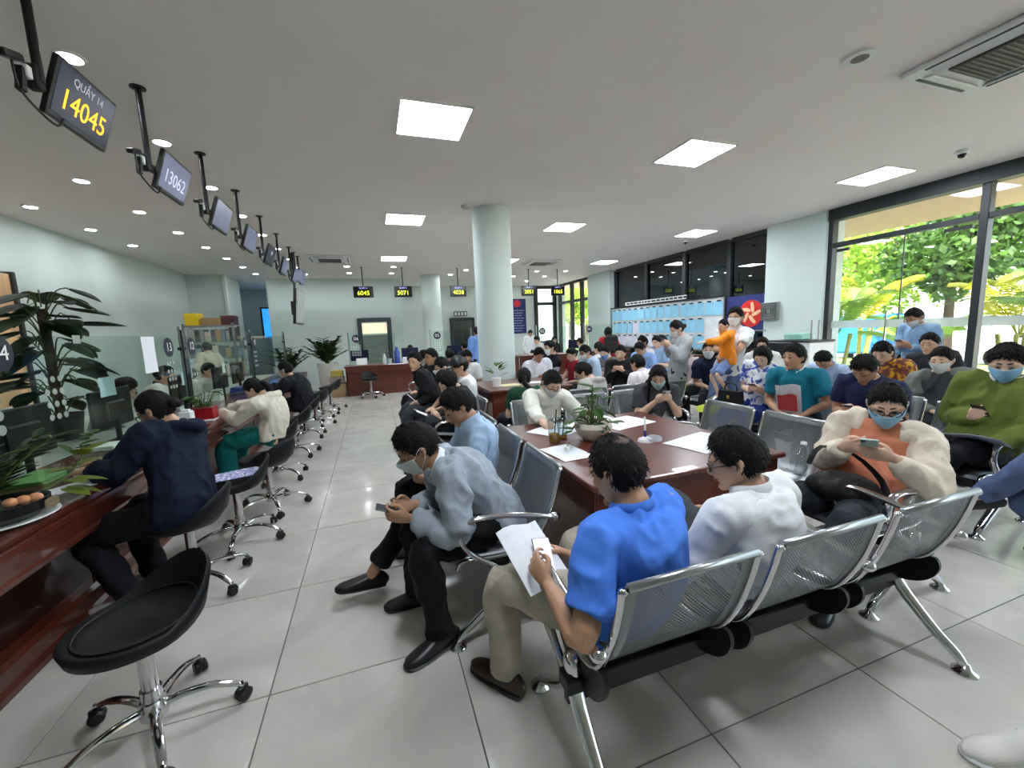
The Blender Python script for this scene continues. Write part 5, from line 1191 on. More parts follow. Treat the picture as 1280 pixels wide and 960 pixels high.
def palm(label, x, y, n, h, m, seed, stems=5):
    q = random.Random(seed); t = thing('areca_palm', label, 'palm', (x, y, -.1), 0, 'palms outside the glass')
    for k in range(stems):
        a = q.uniform(0, 6.28); bx, by = .3*math.cos(a), .3*math.sin(a); MB().tube([(bx*.5, by*.5, 0), (bx, by, h*.45)], .035, 8).build('stem', mat('palm_stem', '9a9a4a', .6), t, True)
    for k in range(n):
        a = 2*PI*k/n+q.uniform(-.2, .2); R_ = q.uniform(.7, 1.3); hh = h*q.uniform(.75, 1.05); P = [V(math.cos(a)*R_*u, math.sin(a)*R_*u, h*.42+(hh-h*.42)*(1.9*u-1.05*u*u)) for u in np.linspace(0, 1, 8)]
        vs = []; fs = []; Q = crom(P, 4)
        for i in range(4, len(Q)-1):
            tg = nrm(Q[i+1]-Q[i]); sd = nrm(np.cross(tg, V(0, 0, 1))); L = .42*math.sin(PI*(i/len(Q))**.8)+.08
            for sg in (-1, 1):
                b = len(vs); tip = Q[i]+sd*sg*L*.8+tg*L*.6-V(0, 0, L*.35); md = (Q[i]+tip)/2+V(0, 0, .05); vs += [Q[i], md+tg*.022, tip, md-tg*.022]; fs.append((b, b+1, b+2, b+3))
        mb = MB().add(vs, fs); mb.tube(P, .01, 5); mb.build('frond', m, t)
m_p1 = mat_leaf('palm_leaf_yellow', 'b5b22e', .3); m_p2 = mat_leaf('palm_leaf_green', '86a83a', .35)
palm('yellow green palm clump at the left side of the glass doors', 11.8, 7.55, 13, 2.6, m_p2, 1); palm('bright yellow palm left of the dark tree outside', 13.6, 8.1, 12, 2.9, m_p1, 2); palm('bushy palm behind the right hand window', 12.5, 4.55, 13, 2.5, m_p1, 3); palm('green palm in front of the dark tree', 12.8, 6.4, 10, 1.7, m_p2, 5); palm('palm at the far right outside the window', 11.5, 3.3, 12, 2.4, m_p2, 6)
# buildings and street across
def tower(label, x, y, w, d, h, m, floors, cols, mw):
    t = thing('office_building', label, 'building', (x, y, -.15)); MB().box((0, 0, h/2), (d, w, h)).build('wall', m, t)
    wm = MB().box((0, 0, 0), (.1, w/cols*.72, h/floors*.6)).mesh('window', mw, False)
    for f_ in range(floors):
        for c in range(cols):
            o = bpy.data.objects.new('window', wm); COL.objects.link(o); o.parent = t; o.location = (-d/2-.02, -w/2+w/cols*(c+.5), h/floors*(f_+.55))
tower('pale glass tower beyond the right hand window', 52, 16.5, 9, 8, 22, mat('tower_pale', 'cfdbe6', .5), 12, 8, mat('tower_glass', '8fb4d6', .2))
tower('low white building with awnings beyond the trees', 34, 17, 22, 8, 5.5, mat('building_cream', 'e3d9c8', .8), 3, 12, mat('building_glass', '9ab0b8', .2))
tower('salmon coloured building behind the light green tree', 44, 30, 12, 8, 13, mat('building_salmon', 'd9a98a', .8), 6, 7, MATS['building_glass'])
t = thing('parked_truck', 'bright blue parked truck outside behind the palm', 'truck', (17.5, 10.6, -.15), .3)
MB().box((0, 0, 1.0), (1.8, 3.6, 1.4), bev=.08).build('cargo_box', mat('truck_blue', '2f86d8', .4), t); MB().box((0, 2.5, .85), (1.7, 1.3, 1.2), bev=.15).build('cab', MATS['truck_blue'], t)
for sx in (-.85, .85):
    for yy in (-1.1, 2.4): MB().lathe([(.0001, -.1), (.36, -.1), (.36, .1), (.0001, .1)], 18, (sx, yy, .36), R=roty(PI/2)).build('wheel', m_black, t)
t = thing('parked_car', 'white parked car low behind the palms outside', 'car', (17.8, 5.2, -.15), .1)
MB().prism([(-2, .3), (2, .3), (2.05, .75), (1.3, .85), (.7, 1.35), (-.9, 1.38), (-1.6, .9), (-2.05, .8)], 1.7, 'x').build('body', mat('car_white', 'e8e8ea', .3), t)
MB().prism([(1.1, .9), (.66, 1.28), (-.85, 1.3), (-1.35, .92)], 1.72, 'x').build('windows', mat('car_glass', '25303a', .1), t)
for sx in (-.8, .8):
    for yy in (-1.25, 1.3): MB().lathe([(.0001, -.1), (.33, -.1), (.33, .1), (.0001, .1)], 18, (sx, yy, .33), R=roty(PI/2)).build('wheel', m_black, t)
def loc(pel, hx, w):
    return rotz(math.radians(hx)).T @ (V(*w)-V(pel[0], pel[1], 0))
def arm2(pel, hx, wl, wr, dl=(.3, .8, 0), dr=(-.3, .8, 0), bl=(-.3, 0, 1), br=(.3, 0, 1), cl=.6, cr=.6):
    return (tuple(loc(pel, hx, wl))+dl+bl+(cl,), tuple(loc(pel, hx, wr))+dr+br+(cr,))
def leg2(pel, hx, al, ar, tl=(-.15, 1, 0), tr=(.15, 1, 0)):
    return (tuple(loc(pel, hx, al))+tl, tuple(loc(pel, hx, ar))+tr)
m_denim = mat('denim_navy', '121b30', .8, 0, .18, 30, bump=.4, bscale=300, spec=.25)
m_denim2 = mat('denim_stonewash', '4a5a80', .8, 0, .3, 14, bump=.4, bscale=200)
m_floral = mat_spots('floral_blue_white', 'e8eaf2', '5a6cc0', '2c3f9a', 16, .54)
m_yellowp = mat_spots('yellow_maroon_pattern', '6b3a34', 'a8642a', 'd2a41e', 22, .5)
# ---- near people
pl_, hx_ = (-1.14, 2.82), 74
person('denim', 'woman in a dark denim hooded jacket with a hair bun writing at the counter', pl_, (-1.27, 2.99, 1.10), hx_, seat=.475, bow=.42, s=.97, det=2, fat=1.08, arms=arm2(pl_, hx_, (-1.60, 2.93, .80), (-1.64, 3.14, .80), dl=(.1, 1, -.15), dr=(-.2, .95, -.2), cl=.7, cr=.5), legs=leg2(pl_, hx_, (-1.42, 2.72, .1), (-1.4, 2.98, .1)), top=('1d2a48', 'long', 'jacket'), tmat=m_denim, hood=True, pants='121318', shoes='c9c6c2', hair='bun', haircol='150e0e', glasses=True, skin=1, vol=.016, fold=.016)
pl_, hx_ = (-1.06, 4.72), 74
person('teal', 'girl in a cream hoodie and teal trousers writing at the counter', pl_, (-1.18, 4.76, 1.0), hx_, seat=.475, bow=.6, s=.93, det=1, arms=arm2(pl_, hx_, (-1.5, 4.75, .8), (-1.52, 5.0, .8), dl=(.1, 1, -.15), dr=(-.2, .95, -.2), cl=.6, cr=.9), legs=leg2(pl_, hx_, (-1.5, 4.7, .12), (-1.5, 4.95, .12)), top=('d9d2c2', 'long', 'hoodie'), hood=True, pants='0f6b66', shoes='2a2422', hair='pony', haircol='0d0c0e', pantw=1.35, skin=3)
pl_, hx_ = (-1.07, 6.72), 70
person('blackj', 'man in a black jacket sitting sideways at the counter', pl_, (-1.25, 6.74, 1.05), hx_, seat=.475, bow=.25, s=1.0, det=1, fat=1.1, arms=arm2(pl_, hx_, (-1.5, 6.75, .84), (-1.52, 7.0, .82)), top=('14161c', 'long', 'jacket'), pants='101114', mask='dfe3e6', skin=1)
pl_, hx_ = (.56, 2.045), 92
person('grey', 'man in a grey windbreaker and white mask leaning over his phone', pl_, (.17, 2.03, .93), hx_, seat=.41, bow=.55, s=1.0, det=2, fat=1.06, arms=arm2(pl_, hx_, (.115, 1.93, .615), (.14, 2.06, .63), dl=(.25, .9, .2), dr=(-.35, .85, .15), bl=(-.85, .2, -.35), br=(.6, .3, -.6), cl=.75, cr=.8), legs=leg2(pl_, hx_, (.20, 1.80, .085), (.14, 2.17, .085), tl=(-.35, .95, 0), tr=(.1, 1, 0)), top=('9aa3ad', 'long', 'jacket'), collar='e9ebee', pants='0d0d10', shoes='121213', hair='short', haircol='0f0b0a', mask='c9d3d2', skin=2, vol=.026, fold=.02, roll=0)
phone('black phone held by the man in the grey windbreaker', (.02, 1.985, .655), V(.35, .0, .9), V(-.9, .05, .35), '1b1b20')
pl_, hx_ = (.55, 2.62), 92
person('blueb', 'man in a pale blue short sleeve shirt bent over his phone', pl_, (.50, 2.62, 1.01), hx_, seat=.41, bow=.55, s=1.0, det=2, fat=1.08, arms=arm2(pl_, hx_, (.30, 2.52, .57), (.30, 2.68, .57), dl=(.2, .9, .2), dr=(-.3, .85, .15), bl=(-.8, .2, -.4), br=(.6, .3, -.6), cl=.7, cr=.8), legs=leg2(pl_, hx_, (-.11, 2.38, .12), (.22, 2.7, .085), tl=(-.15, 1, .18), tr=(.1, 1, 0)), top=('a9c3e0', 'short', 'shirt'), pants='111216', shoes='17130f', hair='short', haircol='100c0b', skin=2, vol=.024, sock=True)
phone('dark phone held by the man in the pale blue shirt', (.19, 2.6, .60), V(.4, 0, .9), V(-.9, 0, .3), '17181b')
pl_, hx_ = (.80, 1.20), 16
person('blue', 'man in a bright blue short sleeve shirt seen from behind on the near bench', pl_, (.765, 1.165, 1.0), hx_, seat=.41, bow=.35, turn=.12, s=1.0, det=2, fat=1.12, arms=arm2(pl_, hx_, (.51, 1.20, .62), (.70, 1.40, .58), dl=(.1, .9, .3), dr=(-.5, .8, .1), bl=(-.9, 0, .3), br=(.8, 0, .5), cl=.7, cr=.6), legs=leg2(pl_, hx_, (.42, 1.48, .085), (.86, 1.62, .085), tl=(-.3, 1, 0)), knees=((-.55, 1, .8), (.15, 1, .75)), top=('4a7fe0', 'short', 'shirt'), pants='b0a898', shoes='33241d', hair='short', haircol='110e10', skin=2, vol=.014, fold=.014)
I_ = PEOPLE['blue']; MB().ell(I_['head_T'](V(.0, -.05, .103)), (.036, .034, .0145), R=I_['Rh'] @ rotx(.4)).build('scalp_patch', mat('scalp', '54423a', .6, 0, .3, 60), I_['root'], True)
phone('phone with a lit white screen showing a code, held by the man in blue', (.565, 1.37, .62), V(.05, -.62, .75), V(.1, .75, .6), '202024', 'dfe3f5')
pl_, hx_ = (1.37, 1.21), 8
person('white', 'man in a white shirt with dark glasses seen from behind on the near bench', pl_, (1.31, 1.175, .96), hx_, seat=.40, bow=.30, turn=.55, s=.98, det=2, fat=1.1, arms=arm2(pl_, hx_, (1.17, 1.42, .58), (1.47, 1.42, .56), dl=(.4, .8, .2), dr=(-.45, .8, .2), bl=(-.8, .2, -.4), br=(.7, .2, -.4), cl=.7, cr=.7), legs=leg2(pl_, hx_, (1.62, 1.62, .34), (1.42, 1.52, .085), tl=(.75, .5, -.2), tr=(.1, 1, 0)), knees=((-.3, 1, 1.0), (.2, 1, .7)), top=('e3e4e6', 'long', 'shirt'), pants='3b3f44', shoes='2a2523', hair='short', haircol='0e0d0e', glasses=True, skin=1, vol=.022, fold=.014, sock=True)
phone('phone held low by the man in the white shirt on the near bench', (1.31, 1.55, .60), V(.1, -.6, .75), V(-.2, .8, .4), '26262c', '7a86c0')
pl_, hx_ = (2.52, 1.47), 104
person('pink', 'woman in a coral and cream jacket with blue mask and glasses using her phone', pl_, (2.62, 1.40, 1.02), hx_, seat=.41, bow=.42, turn=.28, s=1.0, det=2, fat=1.05, arms=arm2(pl_, hx_, (2.42, 1.24, .79), (2.36, 1.45, .80), dl=(.75, .6, .25), dr=(-.75, .5, .3), bl=(-.5, .7, -.4), br=(.5, .7, -.4), cl=.8, cr=.8), legs=leg2(pl_, hx_, (2.12, 1.32, .085), (2.10, 1.62, .085)), top=('d08468', 'long', 'jacket'), sleevecol='d9cdbb', pants='2c2f36', shoes='1a1a1c', hair='pony', haircol='15110f', mask='8cc0de', glasses=True, skin=3, vol=.012, hood=True, collar='17181c', fold=.014)
phone('pale green phone held up by the woman in coral and cream', (2.32, 1.30, .86), V(.4, .25, .75), V(-.5, -.25, .8), 'a8c4bc')
# ---- right middle rows
person('green', 'young man in an olive green jacket with a blue mask under his chin', (4.06, 1.6), (4.10, 1.53, 1.14), 98, seat=.42, bow=.3, turn=.15, s=1.03, det=1, fat=1.08, arms='phone1', legs='cross', top=('5f6b2c', 'long', 'jacket'), collar='e8e8ea', pants='15161a', hair='short', haircol='100e0d', mask='8fc4e6', skin=3, vol=.028, item=('paper', 'open folder of papers on the lap of the man in olive', (-.02, .34, .66), (.36, .28), 'b9bccb', .35))
person('navyp', 'man in a navy polo shirt with short hair looking down at his phone', (4.0, 2.27), (3.80, 2.2, 1.07), 95, seat=.42, bow=.65, s=1.0, det=1, fat=1.12, arms='phone', top=('1b2145', 'short', 'polo'), pants='1b1c22', hair='short', skin=2, vol=.02, item=('phone', 'phone in the hands of the man in the navy polo'))
person('tealp', 'man in a teal polo with white collar sitting with a red folder', (4.0, 2.86), (3.84, 2.83, 1.13), 110, seat=.42, bow=.0, turn=-.35, s=1.02, det=1, fat=1.08, arms='lap', top=('0f6f84', 'short', 'polo'), collar='e4e6e6', pants='1d2026', hair='short', skin=2, vol=.024)
person('blouse', 'woman with short hair in a blue flowered white blouse using her phone', (4.02, 3.42), (3.95, 3.25, 1.11), 105, seat=.42, bow=.5, s=.95, det=1, arms='phone', top=('e8eaf2', 'short', 'shirt'), tmat=m_floral, pants='2c3f8a', hair='bob', skin=3, item=('phone', 'phone held by the woman in the flowered blouse'))
person('ltblue', 'man in a pale blue shirt bowing his head low over a table', (5.3, 3.42), (5.05, 3.36, 1.0), 95, seat=.42, bow=.75, s=.97, det=1, arms='lap', top=('a9bcdc', 'long', 'shirt'), pants='1b1c22', hair='short', skin=1)
person('yellow', 'woman in a yellow and maroon patterned blouse looking down', (5.3, 2.82), (5.1, 2.8, 1.11), 98, seat=.42, bow=.5, s=.97, det=1, fat=1.08, arms='phone', top=('6b3a34', 'long', 'shirt'), tmat=m_yellowp, pants='1b1c22', hair='bun', skin=3)
person('vest', 'woman in a charcoal vest and grey sweater with a mask on her chin', (5.2, 2.27), (5.05, 2.3, 1.06), 110, seat=.42, bow=.2, turn=-.2, s=.98, det=1, fat=1.15, arms='lap', top=('3a3d40', 'long', 'jacket'), sleevecol='6b6e6a', pants='1b1c22', hair='bun', haircol='1c1412', mask='cfd6d4', skin=3)
person('m44', 'man with short hair sitting behind the charcoal vest woman', (6.3, 2.85), (6.1, 2.9, 1.15), 100, seat=.42, bow=.1, s=1.0, det=1, arms='lap', top=('2b2c33', 'long', 'jacket'), inner='cccccc', pants='1b1c22', hair='short', skin=1)
person('guard', 'standing man in a light blue shirt with white mask at the glass doors', (6.55, 3.22), (6.42, 3.22, 1.46), 80, s=.95, det=1, bow=.5, stand=True, arms='phone', top=('8fb2d6', 'long', 'shirt'), collar='e6eaee', pants='23262c', hair='short', mask='e3e6e6', skin=2, item=('phone', 'phone in the hand of the standing man by the doors'))
pl_, hx_ = (3.98, .99), 74
person('edge', 'person in stonewashed denim cut off by the right edge of the photo', pl_, (4.14, .92, 1.2), hx_, seat=.48, bow=.2, s=1.0, det=1, fat=1.1, arms='lap', legs=((.22, .55, .36, .6, .8, -.3), (.12, .1, .085, .2, 1, 0)), knees=((-.1, 1, 1.3), (.1, 1, .8)), top=('4a5a80', 'long', 'jacket'), tmat=m_denim2, pants='333d55', pmat=m_denim2, hair='short')
# ---- standing group
person('hoodiew', 'standing woman in a grey hoodie and white mask looking at her phone', (4.08, 4.7), (4.0, 4.62, 1.425), 75, s=.93, det=1, bow=.4, stand=True, arms='phonehigh', top=('a3a7aa', 'long', 'hoodie'), hood=True, pants='15161b', hair='bun', haircol='14100f', mask='e9ebea', skin=3, item=('phone', 'phone in the hands of the standing woman in grey'))
pl_, hx_ = (4.38, 4.12), 112
person('father', 'standing man in a white tee and jeans holding a child in orange', pl_, (4.40, 4.03, 1.545), hx_, s=1.0, det=1, bow=-.05, turn=.0, stand=True, arms=arm2(pl_, hx_, (4.08, 3.82, 1.02), (4.12, 4.0, 1.15), dl=(.8, .5, .1), dr=(-.6, .7, .2), bl=(0, .2, -1), br=(0, 1, .2)), top=('dadcdd', 'short', 'tee'), pants='4a5f86', pmat=mat('denim_mid', '46597c', .8, 0, .2, 14, bump=.3, bscale=200), hair='short', mask='e4e6e4', skin=2, vol=.024)
pl_, hx_ = (4.12, 3.88), 62
person('child', 'small child in an orange and turquoise jacket held in the arms of a man', pl_, (4.05, 3.88, 1.45), hx_, seat=.98, s=.60, det=1, fat=1.15, bow=.1, turn=.35, arms=arm2(pl_, hx_, (3.75, 3.85, 1.27), (4.18, 4.1, 1.3), dl=(0, 1, 0), dr=(0, 1, 0)), legs=(( -.12, .02, .66, -.2, 1, -.4), (.1, .06, .60, .2, 1, -.4)), knees=((-.5, 1, -.3), (.5, 1, -.3)), top=('ef8a1c', 'long', 'jacket'), hood=True, pants='7f95c8', shorts=True, shoes='9a9878', hair='short', haircol='120e0e', skin=3)
# ---- bench behind near table
person('writer', 'woman in a white shirt and mask writing at the near table', (1.42, 3.35), (1.45, 3.22, 1.03), 180, seat=.42, bow=.62, s=.97, det=1, arms=arm2((1.42, 3.35), 180, (1.66, 2.98, .79), (1.18, 2.84, .80), dl=(.4, .9, -.1), dr=(-.2, .95, -.2), br=(.55, 0, .8), cl=.3, cr=.95), top=('dedcd2', 'long', 'shirt'), pants='23262c', hair='pony', haircol='171314', mask='e8e8e6', glasses=True, skin=3, vol=.012)
person('tee', 'woman with long dark hair and a pale mask in a charcoal tee using her phone', (2.66, 3.35), (2.62, 3.28, .99), 160, seat=.42, bow=.5, turn=-.3, s=.95, det=1, arms='phonehigh', top=('45464a', 'short', 'tee'), pants='9a9c9c', hair='long', haircol='1a0f10', mask='a9cfcc', skin=3, item=('phone', 'white phone held by the long haired woman in charcoal', 'both', 'd8d8d4'))
person('green14', 'woman with a ponytail in a dark green top seen from behind', (1.58, 4.22), (1.60, 4.3, .95), 8, seat=.40, bow=.2, turn=-.5, s=.93, det=1, arms='lap', top=('16402c', 'short', 'tee'), pants='1b1c22', hair='pony', haircol='100c0d', skin=3)
person('hoodp', 'person in a pale grey hoodie bowing, seen from behind', (2.42, 4.22), (2.37, 4.3, .96), 25, seat=.42, bow=.6, turn=.3, s=.97, det=1, arms='lap', top=('b4b2ac', 'long', 'hoodie'), hood=True, pants='22262e', hair='short', skin=3, vol=.026)
person('m28', 'man in a pale pink shirt with cropped hair seen from behind', (3.2, 4.25), (3.17, 4.36, 1.01), 10, seat=.42, bow=.3, s=1.0, det=1, arms='lap', top=('e0d8dc', 'long', 'shirt'), pants='1b1c22', hair='short', skin=1, vol=.012)
person('w27', 'woman in a black track jacket with white stripes holding up her phone', (3.5, 5.2), (3.42, 5.12, 1.1), 135, seat=.42, bow=.1, s=.95, det=0, arms='phonehigh', top=('17181c', 'long', 'jacket'), pants='1b1c22', hair='bun', skin=3, item=('phone', 'phone held up by the woman in the track jacket'))
person('w13', 'man in a white short sleeve shirt reading at the table right of the round column', (2.55, 6.12), (2.5, 6.02, 1.09), 180, seat=.45, bow=.55, s=1.0, det=0, fat=1.1, arms='phone', top=('e4e6ec', 'short', 'shirt'), pants='1b1c22', hair='short', skin=2, item=('phone', 'black phone held by the man in white beside the round column'))
person('r17', 'woman in a red top with a pale bag on her lap', (3.28, 6.3), (3.13, 6.1, 1.06), 100, seat=.42, bow=.4, s=.93, det=0, arms='lap', top=('9c2434', 'short', 'tee'), pants='1b1c22', hair='bun', skin=3)
person('b18', 'man in a pale blue shirt with a black shoulder strap and mask', (3.35, 5.78), (3.19, 5.75, 1.1), 100, seat=.42, bow=.35, s=.98, det=0, arms='phone', top=('b5cbe4', 'long', 'shirt'), pants='1b1c22', hair='short', mask='e4e6e6', skin=1)
person('k19', 'man in a black shirt and mask sitting sideways past the round column', (2.98, 6.75), (2.9, 6.45, 1.17), 95, seat=.48, bow=.15, s=1.0, det=0, arms='lap', top=('14151a', 'short', 'tee'), pants='15161a', hair='short', mask='dfe3e3', skin=1)
person('k20', 'person with a backpack in a pale jacket leaning at the far counter 02', (4.5, 10.65), (4.36, 10.6, 1.2), 80, s=.85, det=0, bow=.3, stand=True, arms='lap', top=('c4c2b8', 'long', 'jacket'), pants='1b1c22', hair='short', skin=3)
person('red24', 'standing woman in a red top with a black backpack by the far pier', (5.0, 7.95), (4.95, 7.88, 1.37), -20, s=.9, det=0, bow=.1, stand=True, arms='side', top=('a8202e', 'short', 'tee'), pants='1b1c22', hair='bob', skin=3)
person('p25', 'person in a grey jacket with a blue mask behind the track jacket woman', (3.75, 5.95), (3.68, 5.95, 1.06), 120, seat=.42, bow=.3, s=.95, det=0, arms='phone', top=('77726c', 'long', 'jacket'), pants='1b1c22', hair='short', mask='6f9ad6', skin=3)
person('p26', 'person in a white shirt seen from behind below the standing woman in red', (3.85, 6.35), (3.8, 6.35, 1.11), 20, seat=.42, bow=.2, s=.95, det=0, arms='lap', top=('dcdcdc', 'long', 'shirt'), pants='1b1c22', hair='short', skin=3)
person('b30', 'man in a sky blue shirt bowed over his phone below the notice board', (4.62, 6.1), (4.4, 5.99, 1.09), 110, seat=.42, bow=.6, s=1.0, det=0, arms='phone', top=('8fb0e4', 'long', 'shirt'), pants='1b1c22', hair='short', skin=1, item=('phone', 'phone of the man in the sky blue shirt'))
person('b30b', 'dark haired person just behind the man in the sky blue shirt', (4.95, 6.6), (4.83, 6.5, 1.17), 90, seat=.45, bow=.2, s=1.0, det=0, arms='lap', top=('d6d2d4', 'long', 'shirt'), pants='1b1c22', hair='short', skin=1)
person('p31', 'person in a pale blue shirt left of the standing woman in grey', (5.1, 6.35), (4.98, 6.28, 1.17), 110, seat=.45, bow=.2, s=.98, det=0, arms='phone', top=('9fbfe0', 'short', 'shirt'), pants='1b1c22', hair='short', skin=3)
person('p31b', 'dark haired person close beside the standing woman in grey', (5.7, 6.8), (5.45, 6.7, 1.16), 100, seat=.45, bow=.3, s=.98, det=0, arms='lap', top=('c9c4bc', 'long', 'shirt'), pants='1b1c22', hair='short', skin=3)
person('navym', 'man in a navy tee with a mask on his chin beside the standing child', (4.65, 4.52), (4.45, 4.5, 1.11), 130, seat=.42, bow=.0, s=1.0, det=1, arms='lap', top=('1d2440', 'short', 'tee'), pants='1b1c22', hair='short', mask='e4e6e4', skin=1)
person('p39', 'woman in a pale pink blouse behind the navy tee man', (4.7, 5.1), (4.5, 4.98, 1.07), 110, seat=.42, bow=.2, s=.93, det=0, arms='lap', top=('e2d4d4', 'long', 'shirt'), pants='1b1c22', hair='short', skin=3)
person('longh', 'woman with long hair behind the flowered blouse, hand at her face', (5.5, 4.5), (5.3, 4.38, 1.14), 125, seat=.42, bow=.15, s=.95, det=0, arms='phonehigh', top=('d9d4d0', 'long', 'shirt'), pants='1b1c22', hair='long', haircol='1c1210', skin=3)
# ---- aisle row
pl_, hx_ = (.78, 5.5), 92
person('bk1', 'young man in a black shirt looking at the camera in the aisle row', pl_, (.50, 5.42, 1.14), hx_, seat=.42, bow=.05, turn=.95, s=1.02, det=1, arms='lap', top=('15161a', 'long', 'shirt'), pants='3c4046', hair='short', skin=1, vol=.026)
person('bk2', 'man in a black jacket farther back in the aisle row', (.9, 6.1), (.8, 6.05, 1.15), 120, seat=.42, bow=.1, s=1.02, det=0, arms='lap', top=('17181c', 'long', 'jacket'), pants='1b1c22', hair='short', skin=2)
person('bk3', 'person with a white mask between the two men in black', (.86, 6.6), (.75, 6.45, 1.12), 100, seat=.42, bow=.2, s=.98, det=0, arms='lap', top=('55555a', 'long', 'jacket'), pants='1b1c22', hair='short', mask='e4e4e4', skin=1)
person('wm4', 'woman in black with a white mask and hair bun in the aisle row', (.9, 4.98), (.77, 4.88, 1.09), 95, seat=.42, bow=.3, s=.95, det=1, arms='lap', top=('17171b', 'short', 'tee'), pants='1c1d22', hair='bun', mask='eceeee', skin=3)
person('cap5', 'person in a black cap and white top in the aisle row', (1.0, 4.55), (.9, 4.52, 1.11), 95, seat=.42, bow=.25, s=.98, det=1, arms='lap', top=('dfe0e0', 'short', 'tee'), pants='1c1d22', hair='cap', skin=1)
person('bk6', 'long haired person in black with crossed legs reading papers', (.84, 4.1), (.68, 4.04, 1.01), 92, seat=.42, bow=.7, s=.97, det=1, arms='phone', legs=((.26, .46, .47, .7, .7, -.1), (.05, .40, .085, .2, 1, 0)), knees=((-.6, .8, .6), (.15, 1, .75)), top=('141418', 'long', 'shirt'), pants='26282c', shoes='8a6a4c', hair='bob', skin=3, vol=.026, item=('paper', 'white papers held by the reading person in black', (.0, .36, .68), (.22, .3), 'e8e8ea', .5))
person('gl7', 'man with glasses in a white patterned shirt left of the round column', (1.36, 6.3), (1.36, 6.2, 1.10), 180, seat=.45, bow=.35, s=1.0, det=0, arms='lap', top=('d8dad8', 'short', 'shirt'), pants='1b1c22', hair='short', glasses=True, skin=2)
person('bl8', 'person in a blue uniform seen from behind near the far column', (1.32, 7.5), (1.3, 7.3, 1.1), 0, seat=.45, bow=.1, s=.95, det=0, arms='lap', top=('23508f', 'short', 'shirt'), pants='1b1c22', hair='short', skin=1)
person('dk9', 'person in dark clothes at the far counter 04', (2.22, 10.3), (2.15, 9.95, 1.15), 20, seat=.5, bow=.1, s=1.0, det=0, arms='phone', top=('22242c', 'long', 'shirt'), pants='1b1c22', hair='short', skin=1, item=('phone', 'lit blue tablet at the far counter', 'both', '6aa8d8', '8ac8f0'))
person('s10', 'standing man in a blue shirt and dark trousers left of the round column', (2.42, 9.7), (2.42, 9.72, 1.49), 10, s=.98, det=0, bow=0, stand=True, arms='side', top=('6f92cc', 'long', 'shirt'), pants='181a26', hair='short', skin=1)
# ---- staff
person('sa', 'clerk with tied hair bending down behind the counter glass', (-2.55, 4.85), (-2.40, 5.09, 1.06), -60, seat=.46, bow=.45, s=.97, det=0, arms='lap', top=('77797c', 'long', 'shirt'), pants='1b1c22', hair='pony', glasses=True, skin=3)
person('sb', 'clerk in a white striped collar shirt behind the glass by disc 13', (-2.65, 6.35), (-2.58, 6.4, 1.09), -75, seat=.46, bow=.3, s=1.0, det=0, arms='lap', top=('e2e0dc', 'long', 'polo'), collar='3a3a44', pants='1b1c22', hair='short', skin=1)
person('sc', 'clerk in glasses behind the monitor right of disc 12', (-2.65, 7.85), (-2.52, 7.7, 1.05), -110, seat=.46, bow=.2, s=.98, det=0, arms='lap', top=('c9c6c0', 'long', 'shirt'), pants='1b1c22', hair='short', glasses=True, skin=3)
person('sd', 'woman in a cream top standing with her back turned behind the glass', (-3.15, 9.5), (-3.05, 9.4, 1.39), 40, s=.9, det=0, bow=.2, stand=True, arms='phone', top=('d2cbb8', 'long', 'shirt'), pants='1b1c22', hair='bun', skin=3)
person('se', 'clerk in pale clothes behind the far desk under disc 05', (1.0, 11.95), (1.0, 11.9, 1.08), 180, seat=.46, bow=.3, s=.95, det=0, arms='lap', top=('d6d2c8', 'long', 'shirt'), pants='1b1c22', hair='bun', skin=3)
person('sf', 'clerk with long dark hair behind the far counter facing the hall', (5.5, 12.0), (5.5, 11.9, 1.13), 180, seat=.46, bow=.1, s=.95, det=0, arms='lap', top=('3a3436', 'long', 'shirt'), pants='1b1c22', hair='long', haircol='1c1210', skin=3)
person('sg', 'person in a mint green shirt at the far counter by disc 01', (6.0, 10.75), (5.72, 10.6, 1.08), 30, seat=.5, bow=.2, s=1.0, det=0, arms='lap', top=('b7d2c4', 'long', 'shirt'), pants='1b1c22', hair='short', skin=1)
person('sh', 'clerk standing in white behind the far counter by disc 02', (4.9, 12.5), (4.9, 12.45, 1.37), 170, s=.9, det=0, bow=.3, stand=True, arms='side', top=('e4e6e6', 'long', 'shirt'), pants='1b1c22', hair='short', skin=1)

for a in BAGS: bag(*a)

hold('blue', ('paper', 'printed white sheet held over the lap by the man in bright blue', (-.20, .27, .62), (.2, .27), 'e4e6ea', .6))
hold('grey', ('paper', 'folded white paper tucked at the forearm of the grey windbreaker man', (-.03, .33, .60), (.12, .1), 'e4e6ea', .9))
hold('tealp', ('paper', 'clear file of white papers held against the teal polo', (.02, .27, .74), (.21, .30), 'd4d6dc', 1.25))
hold('tealp', ('paper', 'red certificate cover held against the teal polo', (.02, .30, .71), (.16, .17), 'b03a3c', 1.25))
hold('navyp', ('paper', 'pink sheet on the lap of the man in the navy polo', (.14, .38, .60), (.3, .24), 'e2a4b8', .12))
hold('w27', ('paper', 'pink sheet on the lap of the woman in the track jacket', (.0, .35, .62), (.24, .2), 'e2a4b8', .1))
hold('navym', ('paper', 'pink sheet on the lap of the man in the navy tee', (.0, .34, .6), (.22, .2), 'dfb0b8', .1))
hold('w13', ('paper', 'white papers held by the man in white beside the round column', (-.06, .34, .80), (.2, .28), 'dfe3ea', .8))
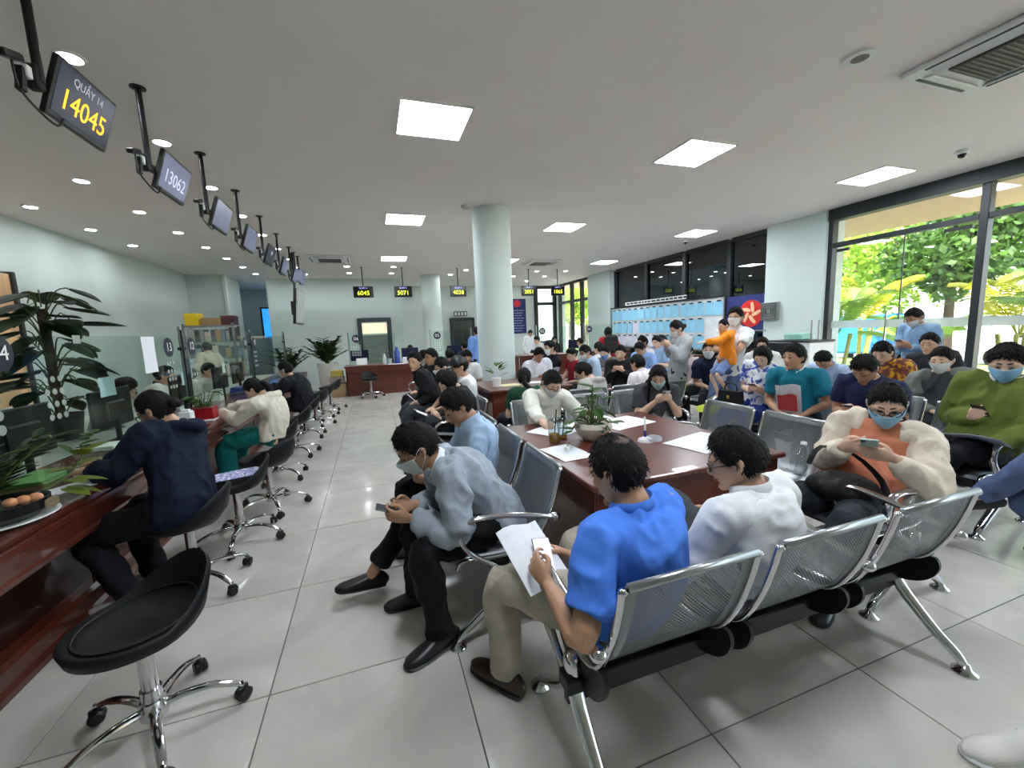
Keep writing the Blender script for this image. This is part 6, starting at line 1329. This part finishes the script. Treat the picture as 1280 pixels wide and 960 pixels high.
hold('bk1', ('paper', 'white paper held by the young man in black', (-.12, .34, .66), (.16, .2), 'e4e6ea', .8))
t = thing('handbag', 'black handbag with a gold clasp on the lap of the flowered blouse woman', 'bag', (3.68, 3.40, .66), 1.75)
MB().prism([(-.13, -.09), (.13, -.09), (.115, .09), (-.115, .09)], .09, 'y').build('body', mat('bag_leather', '141214', .35), t); MB().loft([(-.07, 0, .09), (-.05, 0, .16), (.05, 0, .16), (.07, 0, .09)], [.008], 8, (0, 1, 0), 'round', 3).build('handle', MATS['bag_leather'], t, True); MB().box((0, .05, .02), (.035, .012, .04), bev=.004).build('clasp', mat('gold', 'c9a24a', .25, 1), t)
t = thing('shopping_bag', 'lime green folded bag beside the black handbag', 'bag', (3.72, 3.66, .5), .2)
MB().prism([(-.2, -.02), (.2, -.02), (.17, .03), (-.17, .04)], .2, 'y').box((0, 0, .045), (.3, .16, .012), bev=.004).build('body', mat('bag_lime', 'b4c43a', .6), t)
t = thing('backpack', 'black backpack worn by the standing woman in red', 'backpack', (4.93, 7.72, 1.12), -.35)
MB().box((0, 0, 0), (.28, .16, .40), bev=.05).build('pack', mat('bag_black', '0d0d0f', .7), t); MB().box((0, -.09, -.06), (.22, .05, .2), bev=.02).build('pocket', MATS['bag_black'], t)
t = thing('backpack', 'dark backpack worn by the person leaning at counter 02', 'backpack', (4.68, 10.6, .98), -1.75)
MB().box((0, 0, 0), (.28, .16, .40), bev=.05).build('pack', mat('pack_maroon', '3a2a34', .7), t); MB().box((0, -.09, -.06), (.22, .05, .2), bev=.02).build('pocket', MATS['pack_maroon'], t)
t = thing('water_bottle', 'clear plastic bottle leaning on the bag of the woman in coral', 'bottle', (2.24, 1.58, .62), .5)
MB().lathe([(.0001, 0), (.03, 0), (.032, .02), (.032, .12), (.014, .16), (.014, .175), (.0001, .175)], 18, R=roty(.5)).build('body', m_cup, t, True); MB().lathe([(.0001, .175), (.016, .175), (.016, .195), (.0001, .195)], 14, R=roty(.5)).build('cap', m_white, t, True)

hold('green', ('phone', 'dark phone in the hand of the man in olive', 'one'))
bake_all()
